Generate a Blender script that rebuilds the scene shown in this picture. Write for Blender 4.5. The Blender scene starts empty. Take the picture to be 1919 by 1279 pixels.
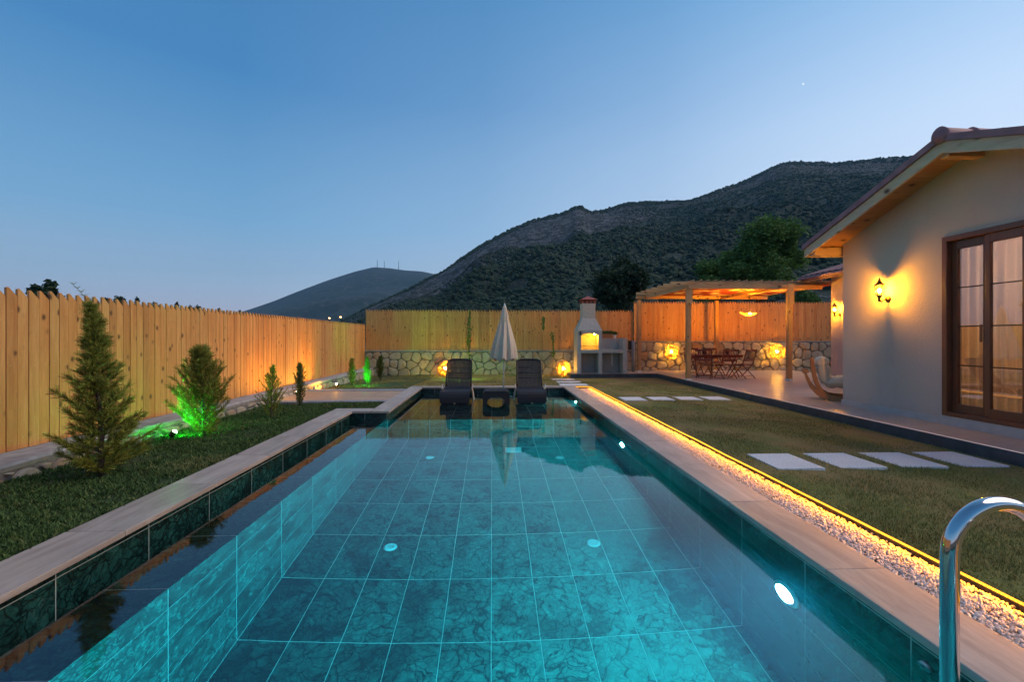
import bpy, bmesh, math, random
from mathutils import Vector, Matrix, noise, Euler
R = math.radians
random.seed(7)
scene = bpy.context.scene
COL = scene.collection
sin, cos, pi = math.sin, math.cos, math.pi
def rnd(a, b): return a + (b - a) * random.random()

# ------------------------------------------------------------------ mesh helper
class MB:
    def __init__(s): s.v = []; s.f = []; s.uv = []; s.r = []; s.sm = []; s.cur = 0.0; s.smooth = False
    def face(s, idx, uv=None):
        s.f.append(tuple(idx)); s.uv.append(uv); s.r.append(s.cur); s.sm.append(s.smooth)
    def add(s, verts, faces, M=None):
        b = len(s.v)
        for p in verts:
            p = Vector(p)
            s.v.append(tuple(M @ p) if M else tuple(p))
        for f in faces: s.face([b + i for i in f])
        return s
    def quad(s, pts, uv=None):
        b = len(s.v); s.v += [tuple(p) for p in pts]; s.face(range(b, b + len(pts)), uv); return s
    def box(s, x0, y0, z0, x1, y1, z1, M=None, bev=0.0):
        if bev <= 0:
            vs = [(x, y, z) for z in (z0, z1) for y in (y0, y1) for x in (x0, x1)]
            return s.add(vs, [(0, 2, 3, 1), (4, 5, 7, 6), (0, 1, 5, 4), (2, 6, 7, 3), (0, 4, 6, 2), (1, 3, 7, 5)], M)
        bm = bmesh.new(); bmesh.ops.create_cube(bm, size=1)
        for v in bm.verts: v.co = Vector(((x0 + x1) / 2 + v.co.x * (x1 - x0), (y0 + y1) / 2 + v.co.y * (y1 - y0), (z0 + z1) / 2 + v.co.z * (z1 - z0)))
        bmesh.ops.bevel(bm, geom=bm.edges[:], offset=bev, segments=2, affect='EDGES', profile=0.6)
        bm.verts.index_update()
        s.add([v.co for v in bm.verts], [[v.index for v in f.verts] for f in bm.faces], M); bm.free(); return s
    def tube(s, pts, r, n=8, cap=True, closed=False):
        pts = [Vector(p) for p in pts]; rs = r if isinstance(r, (list, tuple)) else [r] * len(pts)
        b = len(s.v); m = len(pts); up = None
        for i, p in enumerate(pts):
            if closed: t = pts[(i + 1) % m] - pts[i - 1]
            else: t = pts[min(i + 1, m - 1)] - pts[max(i - 1, 0)]
            t = t.normalized() if t.length > 1e-9 else Vector((0, 0, 1))
            if up is None:
                up = Vector((0, 0, 1)) if abs(t.z) < .9 else Vector((1, 0, 0))
            a = t.cross(up); a = a.normalized() if a.length > 1e-6 else Vector((1, 0, 0)); c = t.cross(a).normalized(); up = -c if False else a.cross(t).normalized()
            for k in range(n):
                q = 2 * pi * k / n
                s.v.append(tuple(p + a * cos(q) * rs[i] + c * sin(q) * rs[i]))
        L = m if closed else m - 1
        for i in range(L):
            j = (i + 1) % m
            for k in range(n):
                k2 = (k + 1) % n
                s.face((b + i * n + k, b + j * n + k, b + j * n + k2, b + i * n + k2))
        if cap and not closed:
            s.face([b + k for k in range(n)]); s.face([b + (m - 1) * n + k for k in reversed(range(n))])
        return s
    def lathe(s, prof, n=20, M=None, cap=True, flute=0, fa=0):
        b = len(s.v)
        for (r, z) in prof:
            for k in range(n):
                q = 2 * pi * k / n; rr = r * (1 + (fa * cos(flute * q) if flute else 0))
                p = Vector((rr * cos(q), rr * sin(q), z)); s.v.append(tuple(M @ p) if M else tuple(p))
        for i in range(len(prof) - 1):
            for k in range(n):
                k2 = (k + 1) % n; s.face((b + i * n + k, b + i * n + k2, b + (i + 1) * n + k2, b + (i + 1) * n + k))
        if cap:
            s.face([b + k for k in reversed(range(n))]); s.face([b + (len(prof) - 1) * n + k for k in range(n)])
        return s
    def prism(s, poly, axis, a0, a1, M=None):
        # poly: list of 2D points; axis 0: poly is (y,z) extruded in x; 1: (x,z) in y; 2: (x,y) in z
        def mk(p, a):
            return (a, p[0], p[1]) if axis == 0 else (p[0], a, p[1]) if axis == 1 else (p[0], p[1], a)
        n = len(poly); vs = [mk(p, a0) for p in poly] + [mk(p, a1) for p in poly]
        fs = [tuple(range(n)), tuple(reversed(range(n, 2 * n)))] + [(i, i + n, (i + 1) % n + n, (i + 1) % n) for i in range(n)]
        return s.add(vs, fs, M)
    def build(s, name, mat, parent=None, loc=None, fixn=True):
        me = bpy.data.meshes.new(name); me.from_pydata(s.v, [], s.f)
        if any(u is not None for u in s.uv):
            l = me.uv_layers.new(name='UVMap'); d = []
            for f, u in zip(s.f, s.uv):
                for k in range(len(f)): d += list(u[k]) if u else [0, 0]
            l.data.foreach_set('uv', d)
        a = me.attributes.new('rnd', 'FLOAT', 'FACE'); a.data.foreach_set('value', s.r)
        me.polygons.foreach_set('use_smooth', s.sm)
        if fixn and len(s.f) < 60000:
            bm = bmesh.new(); bm.from_mesh(me); bmesh.ops.recalc_face_normals(bm, faces=bm.faces[:]); bm.to_mesh(me); bm.free()
        me.update()
        o = bpy.data.objects.new(name, me); COL.objects.link(o); me.materials.append(mat)
        if parent: o.parent = parent
        if loc: o.location = loc
        return o

def tag(o, label, cat, group=None):
    o['label'] = label; o['category'] = cat
    if group: o['group'] = group
    return o
def thing(name, label, cat, loc=(0, 0, 0), rz=0, group=None):
    o = bpy.data.objects.new(name, None); COL.objects.link(o); o.location = loc; o.rotation_euler = (0, 0, rz); o.empty_display_size = .1
    return tag(o, label, cat, group)
def struct(o, kind='structure'): o['kind'] = kind; return o
def copy_tree(o, loc=None, rz=None, label=None, par=None):
    c = o.copy(); COL.objects.link(c)
    if par: c.parent = par
    if loc: c.location = loc
    if rz is not None: c.rotation_euler = (0, 0, rz)
    if label: c['label'] = label
    for ch in o.children: copy_tree(ch, par=c)
    return c

# ------------------------------------------------------------------ material helper
class NT:
    def __init__(s, name):
        s.mat = bpy.data.materials.new(name); s.mat.use_nodes = True; s.t = s.mat.node_tree; s.t.nodes.clear()
        s.out = s.t.nodes.new('ShaderNodeOutputMaterial')
    def n(s, typ, inp={}, **props):
        nd = s.t.nodes.new(typ)
        for k, v in props.items(): setattr(nd, k, v)
        for k, v in inp.items():
            sk = nd.inputs[k]
            if isinstance(v, bpy.types.NodeSocket): s.t.links.new(v, sk)
            elif isinstance(v, bpy.types.Node): s.t.links.new(v.outputs[0], sk)
            else: sk.default_value = v
        return nd
    def m(s, op, a, b=0.0, c=0.0):
        nd = s.n('ShaderNodeMath', {0: a, 1: b, 2: c}, operation=op); return nd.outputs[0]
    def vm(s, op, a, b=(0, 0, 0)):
        return s.n('ShaderNodeVectorMath', {0: a, 1: b}, operation=op).outputs[0]
    def mix(s, f, a, b, bl='MIX'):
        nd = s.t.nodes.new('ShaderNodeMix'); nd.data_type = 'RGBA'; nd.blend_type = bl
        for i, v in ((0, f), (6, a), (7, b)):
            sk = nd.inputs[i]
            if isinstance(v, bpy.types.NodeSocket): s.t.links.new(v, sk)
            else: sk.default_value = v if not isinstance(v, tuple) or len(v) == 4 else (*v, 1)
        return nd.outputs[2]
    def ramp(s, f, stops):
        nd = s.t.nodes.new('ShaderNodeValToRGB'); cr = nd.color_ramp
        while len(cr.elements) < len(stops): cr.elements.new(.5)
        for e, (p, c) in zip(cr.elements, stops):
            e.position = p; e.color = (*c, 1) if isinstance(c, tuple) else (c, c, c, 1)
        s.t.links.new(f, nd.inputs[0]); return nd.outputs[0]
    def obj(s): return s.n('ShaderNodeTexCoord').outputs['Object']
    def uv(s): return s.n('ShaderNodeTexCoord').outputs['UV']
    def rnd(s): return s.n('ShaderNodeAttribute', attribute_name='rnd').outputs['Fac']
    def noise(s, v, sc, det=3, rough=.5, dist=0):
        return s.n('ShaderNodeTexNoise', {'Vector': v, 'Scale': sc, 'Detail': det, 'Roughness': rough, 'Distortion': dist}).outputs[0]
    def vor(s, v, sc, feat='F1', dim='3D', ou=0, rand=1.0):
        return s.n('ShaderNodeTexVoronoi', {'Vector': v, 'Scale': sc, 'Randomness': rand}, feature=feat, voronoi_dimensions=dim).outputs[ou]
    def scale(s, v, sc): return s.vm('MULTIPLY', v, sc)
    def bump(s, h, st=.3, d=.01): return s.n('ShaderNodeBump', {'Height': h, 'Strength': st, 'Distance': d}).outputs[0]
    def pbr(s, col, rough=.6, metal=0, normal=None, **kw):
        inp = {'Base Color': col if isinstance(col, bpy.types.NodeSocket) else (*col, 1), 'Roughness': rough, 'Metallic': metal}
        if normal is not None: inp['Normal'] = normal
        for k, v in kw.items(): inp[k.replace('_', ' ')] = v
        p = s.n('ShaderNodeBsdfPrincipled', inp); s.t.links.new(p.outputs[0], s.out.inputs[0]); s.p = p; return s.mat
    def surf(s, nd): s.t.links.new(nd.outputs[0] if isinstance(nd, bpy.types.Node) else nd, s.out.inputs[0]); return s.mat

def plain(name, c, rough=.6, metal=0, var=.12, sc=8, bump=0):
    t = NT(name); v = t.obj(); n = t.noise(v, sc, 4)
    a = tuple(x * (1 - var) for x in c); b = tuple(min(1, x * (1 + var)) for x in c)
    return t.pbr(t.ramp(n, [(.3, a), (.7, b)]), rough, metal, t.bump(n, bump, .01) if bump else None)
def emis(name, c, st):
    t = NT(name); return t.surf(t.n('ShaderNodeEmission', {'Color': (*c, 1), 'Strength': st}))
def glow(name, c, st):   # glass bulb: the light from its filament passes through it
    t = NT(name); e = t.n('ShaderNodeEmission', {'Color': (*c, 1), 'Strength': st}); tr = t.n('ShaderNodeBsdfTransparent')
    return t.surf(t.n('ShaderNodeAddShader', {0: e, 1: tr}))

def wood(name, c1, c2, axis='Z', rough=.6, knots=True, knotcol=(.12, .05, .02), vary=.35, kscale=1.0):
    t = NT(name); o = t.obj(); r = t.rnd()
    off = t.n('ShaderNodeCombineXYZ', {0: t.m('MULTIPLY', r, 37.), 1: t.m('MULTIPLY', r, 91.), 2: t.m('MULTIPLY', r, 53.)}).outputs[0]
    v = t.vm('ADD', o, off)
    sc = {'Z': (14, 14, 1.1), 'X': (1.1, 14, 14), 'Y': (14, 1.1, 14)}[axis]
    g = t.noise(t.scale(v, sc), 2.2, 5, .6, .6)
    g2 = t.noise(t.scale(v, sc), 9, 3, .6)
    blotch = t.noise(t.scale(v, {'Z': (3, 3, .8), 'X': (.8, 3, 3), 'Y': (3, .8, 3)}[axis]), 1.3, 2)
    base = t.ramp(t.m('ADD', t.m('MULTIPLY', g, .7), t.m('MULTIPLY', g2, .3)), [(.3, c2), (.62, c1)])
    hue = t.ramp(t.n('ShaderNodeTexWhiteNoise', {'W': r}, noise_dimensions='1D').outputs[0],
                 [(0, tuple(1 - vary * k for k in (.75, .95, 1.1))), (.2, (.92, .8, .7)), (.5, (1, .97, .93)), (.8, (1, .9, .8)), (1, (.95, 1, .98))])
    col = t.mix(1., base, hue, 'MULTIPLY')
    col = t.mix(t.ramp(blotch, [(.5, 0.), (.75, .45)]), col, t.mix(1., col, (.8, .5, .28), 'MULTIPLY'))
    if knots:
        ks = {'Z': (7 * kscale, 7 * kscale, 4.6 * kscale), 'X': (3.2 * kscale, 5 * kscale, 5 * kscale), 'Y': (5 * kscale, 3.2 * kscale, 5 * kscale)}[axis]
        kv = t.scale(v, ks); d = t.vor(kv, 1.0); k = t.ramp(d, [(.06, 1.), (.11, .85), (.15, .3), (.24, 0.)])
        col = t.mix(k, col, knotcol)
    return t.pbr(col, rough, 0, t.bump(g2, .25, .003))

PINE1, PINE2 = (.66, .345, .125), (.47, .21, .06)
m_pine = wood('fence_pine', PINE1, PINE2, 'Z')
m_pine_x = wood('pine_beam_x', (.62, .42, .22), (.47, .29, .13), 'X', knots=True)
m_pine_y = wood('pine_beam_y', (.60, .41, .22), (.45, .28, .13), 'Y', knots=True)
m_post = wood('pine_post', (.58, .38, .18), (.42, .25, .10), 'Z')
m_soffit = wood('soffit_pine', (.55, .30, .13), (.40, .20, .07), 'X')
m_fascia = wood('fascia_pine', (.66, .52, .36), (.52, .39, .25), 'Y')
m_mahog = wood('mahogany', (.20, .045, .025), (.10, .02, .012), 'Z', .4, False, vary=.15)
m_doorw = wood('door_brown', (.20, .072, .036), (.13, .045, .022), 'Z', .38, False, vary=.1)
m_chairw = wood('armchair_wood', (.42, .2, .07), (.28, .12, .04), 'Z', .4, False, vary=.1)
m_concrete = plain('concrete_grey', (.30, .30, .31), .85, var=.25, sc=9, bump=.3)
m_mortar = plain('mortar_grey', (.17, .165, .16), .95, var=.3, sc=25, bump=.5)
m_bbq = plain('barbecue_stone', (.46, .42, .39), .85, var=.1, sc=14, bump=.2)
m_bbqroof = plain('terracotta_red', (.30, .075, .055), .7, var=.2, sc=20)
m_black = plain('black_metal', (.015, .014, .013), .45, 0)
m_bronze = plain('lantern_bronze', (.10, .055, .025), .4, .7)
m_white = plain('white_paint', (.75, .75, .73), .5, var=.04)
m_grill = plain('brushed_steel', (.55, .55, .56), .3, 1, var=.05)
m_greypipe = plain('grey_pipe', (.28, .28, .29), .6)
m_roof = plain('roof_tile_plum', (.30, .15, .16), .65, var=.25, sc=6)
m_redroof = plain('roof_tile_red', (.23, .08, .07), .65, var=.25, sc=6)
m_skirt = plain('skirting_stone', (.42, .40, .39), .55, var=.12, sc=5)
m_soil = plain('soil', (.05, .04, .028), .95, var=.4, sc=12, bump=.5)

def m_stone_():
    t = NT('rubble_stone'); o = t.obj(); r = t.rnd()
    w = t.n('ShaderNodeTexWhiteNoise', {'W': r}, noise_dimensions='1D').outputs[0]
    base = t.ramp(w, [(0, (.34, .28, .21)), (.35, (.44, .39, .31)), (.7, (.37, .35, .31)), (.9, (.46, .41, .33)), (1, (.30, .16, .08))])
    n = t.noise(o, 9, 6, .65); st = t.noise(o, 3.2, 3)
    c = t.mix(t.ramp(n, [(.35, .55), (.65, 0.)]), base, (.24, .20, .16))
    c = t.mix(t.ramp(st, [(.56, 0.), (.72, .6)]), c, (.34, .17, .07))
    return t.pbr(c, .9, 0, t.bump(n, .6, .02))
m_stone = m_stone_()

def m_plaster_():
    t = NT('cream_plaster'); o = t.obj(); n = t.noise(o, 45, 4, .6); n2 = t.noise(o, 1.2, 3)
    v = t.vor(o, 60)
    pc = t.ramp(n2, [(.35, (.50, .405, .34)), (.7, (.56, .46, .39))])
    hz = t.n('ShaderNodeSeparateXYZ', {0: o}).outputs[2]; sp = t.noise(t.scale(o, (1, 1, .5)), 7, 5, .7)
    dirt = t.m('MULTIPLY', t.ramp(t.m('ADD', hz, t.m('MULTIPLY', sp, .35)), [(.42, 1.), (.62, 0.)]), .28)
    st = t.ramp(t.noise(t.scale(o, (2.2, 2.2, .35)), 2.5, 5, .65), [(.56, 0.), (.72, .16)])
    pc = t.mix(t.m('MAXIMUM', dirt, st), pc, (.30, .24, .20))
    return t.pbr(pc, .88, 0, t.bump(t.m('ADD', n, t.m('MULTIPLY', v, .5)), .4, .007))
m_plaster = m_plaster_()

def m_trav_(name, ca, cb, cc, sx=.6, sy=.4, joint=True, rough=.45, axis='X', jc=(.3, .27, .25), coat=0.):
    t = NT(name); o = t.obj(); r = t.rnd()
    v = t.vm('ADD', o, t.n('ShaderNodeCombineXYZ', {0: t.m('MULTIPLY', r, 13.), 1: t.m('MULTIPLY', r, 29.), 2: 0.}).outputs[0])
    sc = (1.4, 11, 11) if axis == 'X' else (11, 1.4, 11)
    band = t.noise(t.scale(v, sc), 1.3, 7, .68, .5)
    bl = t.noise(v, 1.7, 4, .6); fine = t.noise(v, 42, 4, .7)
    c = t.ramp(band, [(.28, ca), (.5, cb), (.72, cc)])
    c = t.mix(t.ramp(bl, [(.42, 0.), (.7, .4)]), c, ca)
    pit = t.ramp(t.vor(t.scale(v, (sc[0] * 1.3, sc[1] * 1.3, 8)), 5), [(.05, .55), (.14, 0.)])
    c = t.mix(pit, c, tuple(x * .55 for x in ca))
    rg = t.m('ADD', rough - .08, t.m('MULTIPLY', fine, .16))
    tn = t.m('ADD', .86, t.m('MULTIPLY', t.n('ShaderNodeTexWhiteNoise', {'W': r}, noise_dimensions='1D').outputs[0], .26))
    c = t.mix(1., c, t.n('ShaderNodeCombineColor', {0: tn, 1: tn, 2: tn}).outputs[0], 'MULTIPLY')
    if joint:
        b = t.n('ShaderNodeTexBrick', {'Vector': o, 'Color1': (0, 0, 0, 1), 'Color2': (.5, .5, .5, 1), 'Mortar': (1, 1, 1, 1), 'Scale': 1.0, 'Mortar Size': .003, 'Brick Width': sx, 'Row Height': sy, 'Bias': 0.})
        c = t.mix(b.outputs['Fac'], c, jc)
        c = t.mix(.12, c, b.outputs['Color'], 'OVERLAY')
    return t.pbr(c, rg, 0, t.bump(t.m('ADD', fine, band), .18, .004))
m_coping = m_trav_('coping_travertine', (.25, .21, .18), (.385, .34, .30), (.51, .46, .415), joint=False, rough=.5, axis='Y')
m_coping_x = m_trav_('coping_travertine_cross', (.25, .21, .18), (.385, .34, .30), (.51, .46, .415), joint=False, rough=.5, axis='X')
m_terr = m_trav_('terrace_travertine', (.36, .28, .235), (.48, .39, .34), (.56, .48, .43), .6, .3, True, .32)
m_pave = m_trav_('path_travertine', (.34, .22, .13), (.48, .33, .21), (.56, .42, .29), .6, .2, True, .5, jc=(.16, .12, .1))
m_slate = plain('dark_slate', (.045, .06, .075), .5, var=.35, sc=7, bump=.15)

def m_tile_(name, tu=.334, tv=.64, ou=0., ov=0., extra=None):
    t = NT(name); uv = t.uv()
    sx = t.n('ShaderNodeSeparateXYZ', {0: uv})
    u = t.m('DIVIDE', t.m('SUBTRACT', sx.outputs[0], ou), tu); w = t.m('DIVIDE', t.m('SUBTRACT', sx.outputs[1], ov), tv)
    fu, fw = t.m('FLOOR', u), t.m('FLOOR', w)
    idv = t.n('ShaderNodeCombineXYZ', {0: fu, 1: fw, 2: 0.}).outputs[0]
    wn = t.n('ShaderNodeTexWhiteNoise', {'Vector': idv}, noise_dimensions='3D')
    off = t.vm('MULTIPLY', wn.outputs['Color'], (9, 9, 9))
    p = t.vm('ADD', t.scale(uv, (1, 1, 1)), off)
    warp = t.n('ShaderNodeTexNoise', {'Vector': p, 'Scale': 3.0, 'Detail': 3.0, 'Roughness': .5}).outputs['Color']
    pw = t.vm('ADD', p, t.vm('MULTIPLY', t.vm('SUBTRACT', warp, (.5, .5, .5)), (.42, .42, .42)))
    e1 = t.vor(pw, 7.0, 'DISTANCE_TO_EDGE'); e2 = t.vor(pw, 13, 'DISTANCE_TO_EDGE'); e3 = t.vor(pw, 38, 'DISTANCE_TO_EDGE')
    n1 = t.noise(p, 3.2, 5, .6); n2 = t.noise(p, 14, 6, .7, 1.)
    base = t.ramp(n2, [(.3, (.004, .022, .020)), (.47, (.012, .062, .056)), (.68, (.028, .13, .115))])
    patch = t.ramp(n1, [(.50, 0.), (.60, .8)])
    base = t.mix(patch, base, (.006, .018, .016))
    base = t.mix(t.ramp(e2, [(.0, .8), (.035, .45), (.10, 0.)]), base, (.004, .012, .011))
    base = t.mix(t.ramp(e1, [(0., .88), (.014, .7), (.05, 0.)]), base, (.003, .009, .009))
    base = t.mix(t.ramp(e3, [(0., .5), (.06, 0.)]), base, (.006, .016, .014))
    crack = t.ramp(t.m('ABSOLUTE', t.m('SUBTRACT', t.noise(p, 6, 3, .5, 1.5), .5)), [(0., .35), (.006, 0.)])
    base = t.mix(crack, base, (.10, .16, .14))
    tone = t.m('ADD', .78, t.m('MULTIPLY', wn.outputs[0], .44))
    base = t.mix(1., base, t.n('ShaderNodeCombineColor', {0: tone, 1: tone, 2: tone}).outputs[0], 'MULTIPLY')
    du = t.m('ABSOLUTE', t.m('SUBTRACT', t.m('FRACT', t.m('ADD', u, .5)), .5)); dw = t.m('ABSOLUTE', t.m('SUBTRACT', t.m('FRACT', t.m('ADD', w, .5)), .5))
    g = t.m('MAXIMUM', t.m('LESS_THAN', t.m('MULTIPLY', du, tu), .0022), t.m('LESS_THAN', t.m('MULTIPLY', dw, tv), .0026))
    base = t.mix(g, base, (.36, .44, .42))
    return t.pbr(base, .25, 0)
m_tile_floor = m_tile_('green_marble_tile', .334, .64, -.007, 3.095)
m_tile_wall = m_tile_('green_marble_wall_tile', .334, .64, -.084, 3.095)

# ------------------------------------------------------------------ world, camera, render
CZ = 1.30
w = bpy.data.worlds.new('World'); scene.world = w; w.use_nodes = True
wt = w.node_tree; bg = wt.nodes['Background']
class WT(NT):
    def __init__(s): s.t = wt; s.out = None
t = WT(); d = t.n('ShaderNodeTexCoord').outputs['Generated']; sp = t.n('ShaderNodeSeparateXYZ', {0: d})
hl = t.m('SQRT', t.m('ADD', t.m('MULTIPLY', sp.outputs[0], sp.outputs[0]), t.m('MULTIPLY', sp.outputs[1], sp.outputs[1])))
SAZ = R(62)     # afterglow direction
g = t.m('DIVIDE', t.m('ADD', t.m('MULTIPLY', sp.outputs[0], sin(SAZ)), t.m('MULTIPLY', sp.outputs[1], cos(SAZ))), t.m('ADD', hl, .001))
elv = t.m('ADD', sp.outputs[2], t.m('MULTIPLY', t.m('SUBTRACT', t.noise(t.scale(d, (1, 1, 3)), 2.0, 3), .5), .02))
far_ = t.ramp(elv, [(-.02, (.26, .24, .28)), (.03, (.38, .39, .50)), (.10, (.30, .42, .57)), (.22, (.165, .35, .57)), (.45, (.06, .21, .45)), (1., (.04, .12, .27))])
glow_ = t.ramp(elv, [(-.02, (.6, .55, .6)), (.05, (.80, .80, .88)), (.20, (.68, .78, .94)), (.36, (.52, .68, .90)), (.60, (.18, .41, .71)), (1., (.07, .18, .36))])
col = t.mix(t.ramp(g, [(.0, 0.), (.45, .2), (.75, .5), (1., 1.)]), far_, glow_)
wt.links.new(col, bg.inputs[0]); bg.inputs[1].default_value = .88
sl = bpy.data.lights.new('dusk_sun', 'SUN'); sl.energy = 1.5; sl.angle = R(55); sl.color = (1, .78, .62)
so = bpy.data.objects.new('dusk_sun', sl); COL.objects.link(so); so.rotation_euler = Vector((sin(R(96)) * cos(R(46)), cos(R(96)) * cos(R(46)), sin(R(46)))).to_track_quat('Z', 'Y').to_euler()

cam = bpy.data.cameras.new('camera'); co = bpy.data.objects.new('camera', cam); COL.objects.link(co); scene.camera = co
co.location = (0, 0, CZ); co.rotation_euler = (R(90), 0, -.0429)
cam.sensor_width = 36; cam.lens = 860 / 1919 * 36; cam.shift_y = -(639.5 - 633) / 1919; cam.clip_start = .05; cam.clip_end = 20000
scene.view_settings.view_transform = 'Standard'; scene.view_settings.look = 'None'; scene.view_settings.gamma = 1; scene.view_settings.exposure = 0.45
cy = scene.cycles; cy.use_denoising = True; cy.sample_clamp_indirect = 4; cy.max_bounces = 10; cy.transparent_max_bounces = 16; cy.caustics_refractive = True; cy.caustics_reflective = False; cy.blur_glossy = .5

def point(name, loc, power, color, r=.03, parent=None):
    l = bpy.data.lights.new(name, 'POINT'); l.energy = power; l.color = color; l.shadow_soft_size = r
    o = bpy.data.objects.new(name, l); COL.objects.link(o); o.location = loc
    if parent: o.parent = parent
    return o
def spot(name, loc, target, power, color, angle=80, blend=.6, r=.03):
    l = bpy.data.lights.new(name, 'SPOT'); l.energy = power; l.color = color; l.spot_size = R(angle); l.spot_blend = blend; l.shadow_soft_size = r
    o = bpy.data.objects.new(name, l); COL.objects.link(o); o.location = loc
    o.rotation_euler = (Vector(target) - Vector(loc)).to_track_quat('-Z', 'Y').to_euler(); return o

POOLP = 340.0; LEDP = 2.4
t = NT('polished_steel'); METAL = t.pbr((.62, .62, .63), .09, 1)
ROOMP = 90.0; LANP = 54.0; PENP = 560.0; GLOBEP = 50.0; GREENP = 150.0; AMBERP = 60.0; BBQP = 22.0

# the yard right of the pool and the back boundary, scaled about the camera
def scale_about_camera(k, *objs):
    for o in objs: o.location = Vector(o.location) * k + Vector((0, 0, 1.3 * (1 - k))); o.scale = (k, k, k)
def smst(q): q = min(1, max(0, q)); return q * q * (3 - 2 * q)
def lawn_z(x, y): return .115 - .12 * max(smst((x - 2.3) / 3), smst((y - 11.1) / 3.5))
LEDW = 5.6
HAZE = .0001
# ================================================================== SETTING
def rock_mat(name, green, rock, burnt, sc=.02, rockiness=.5, hz=(0, 0, 0)):
    t = NT(name); o = t.obj()
    n = t.noise(o, sc, 8, .62); n2 = t.noise(o, sc * 5, 6, .7); n3 = t.noise(o, sc * .3, 3); n4 = t.noise(o, sc * 22, 3, .7)
    c = t.mix(t.ramp(t.m('ADD', t.m('MULTIPLY', n2, .5), t.m('MULTIPLY', n4, .5)), [(.44, 0.), (.54, 1.)]), green, tuple(x * .45 for x in green))
    a = t.rnd()      # rockiness of the slope, stored per face
    n5 = t.noise(t.scale(o, (1, 1, .4)), sc * 4.5, 6, .72)
    c = t.mix(t.ramp(t.m('ADD', t.m('MULTIPLY', n, .5), t.m('MULTIPLY', a, .5)), [(.42, 0.), (.56, .85)]), c, burnt)
    f = t.m('ADD', t.m('ADD', t.m('MULTIPLY', n5, .6), t.m('MULTIPLY', n4, .4)), t.m('MULTIPLY', a, .075))
    c = t.mix(t.ramp(f, [(.57, 0.), (.615, .95)]), c, rock)
    return t.pbr(c, .95, 0, t.bump(t.m('ADD', n4, n5), .9, 3.0))
m_mount = rock_mat('mountain_scrub', (.016, .040, .022), (.12, .125, .135), (.011, .012, .0125))
m_hill = rock_mat('hill_scrub', (.012, .036, .026), (.07, .075, .07), (.018, .024, .022), sc=.006)

def interp(tab, x):
    if x <= tab[0][0]: return tab[0][1]
    for (a, b), (c, d) in zip(tab, tab[1:]):
        if x <= c:
            q = (x - a) / (c - a); return b + (d - b) * q
    return tab[-1][1]
RIDGE = [(-26, -.03), (-22.46, -0.0074), (-17.92, .0305), (-14.33, .0646), (-10.6, .0997), (-6.11, .1414), (-3.48, .177), (-1.5, .2007), (1.83, .2325), (5.15, .2567), (8.47, .2694), (9.6, .2760), (10.3, .2835), (11.1, .2835), (12.06, .2712), (13.67, .2737), (16.21, .2846), (18.08, .2844), (21.12, .2809), (23.48, .2789), (26.32, .2924), (29.58, .3074), (31.14, .3173), (32.3, .3270), (33.2, .3310), (34.61, .3278), (37.38, .3146), (39.14, .3096), (41.22, .3037), (43.19, .2987), (60, .27), (80, .2), (110, .12), (140, .05)]  # ridge skyline by azimuth and slope, converted from image pixels
RDIST = [(-26, 520), (-15, 620), (0, 760), (11, 820), (16, 900), (24, 950), (33, 1150), (50, 1100), (140, 900)]
R0 = 120.0
def spur(x, y): return noise.fractal(Vector((x * .006, y * .006, 3.3)), 1.0, 2.1, 5)
def mount_z(az, r):
    Rr = interp(RDIST, az); H = CZ + interp(RIDGE, az) * Rr
    x, y = r * sin(R(az)), r * cos(R(az)); s = (r - R0) / (Rr - R0)
    nz = (spur(x, y) * 30 - 16 * abs(noise.noise(Vector((x * .009 + 4, y * .009, 7))))) + noise.fractal(Vector((x * .03, y * .03, 1.)), 1.0, 2.1, 4) * 5
    nz += 2.2 * noise.noise(Vector((x * .06, y * .06, 2)))
    if s <= 1:
        s = max(s, 0); env = min(1, s * 5) * (1 - s ** 3 * .88)
        return H * (.75 * s + .25 * s * s) + nz * env * (.25 + .75 * min(1, H / 150))
    return H - (s - 1) * H * 1.2 + nz * .07
def rocky(az, r, x, y):
    s = (r - R0) / (interp(RDIST, az) - R0)
    z = 1.0 if az < 14 else max(0, 1 - (az - 14) / 9)
    up = min(1, max(0, (s - .28 - max(0, az) * .012) * 3.2))
    v = z * up
    if az >= 20: v = max(v, min(1, max(0, (s - .78) * 5)) * .85)
    return min(1, max(0, v + .35 * noise.noise(Vector((x * .012, y * .012, 8)))))
mb = MB(); mb.smooth = True
azs = [-26 + i * .45 for i in range(int(166 / .45) + 1)]; NR = 92
for az in azs:
    Rr = interp(RDIST, az)
    for j in range(NR):
        r = R0 + (Rr - R0) * j / 79.0
        mb.v.append((r * sin(R(az)), r * cos(R(az)), mount_z(az, r)))
for i in range(len(azs) - 1):
    for j in range(NR - 1):
        a = i * NR + j; v = mb.v[a]; az = azs[i]; r = math.hypot(v[0], v[1])
        mb.cur = rocky(az, r, v[0], v[1]); mb.face((a, a + 1, a + NR + 1, a + NR))
struct(mb.build('mountain', m_mount, fixn=False))
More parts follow.
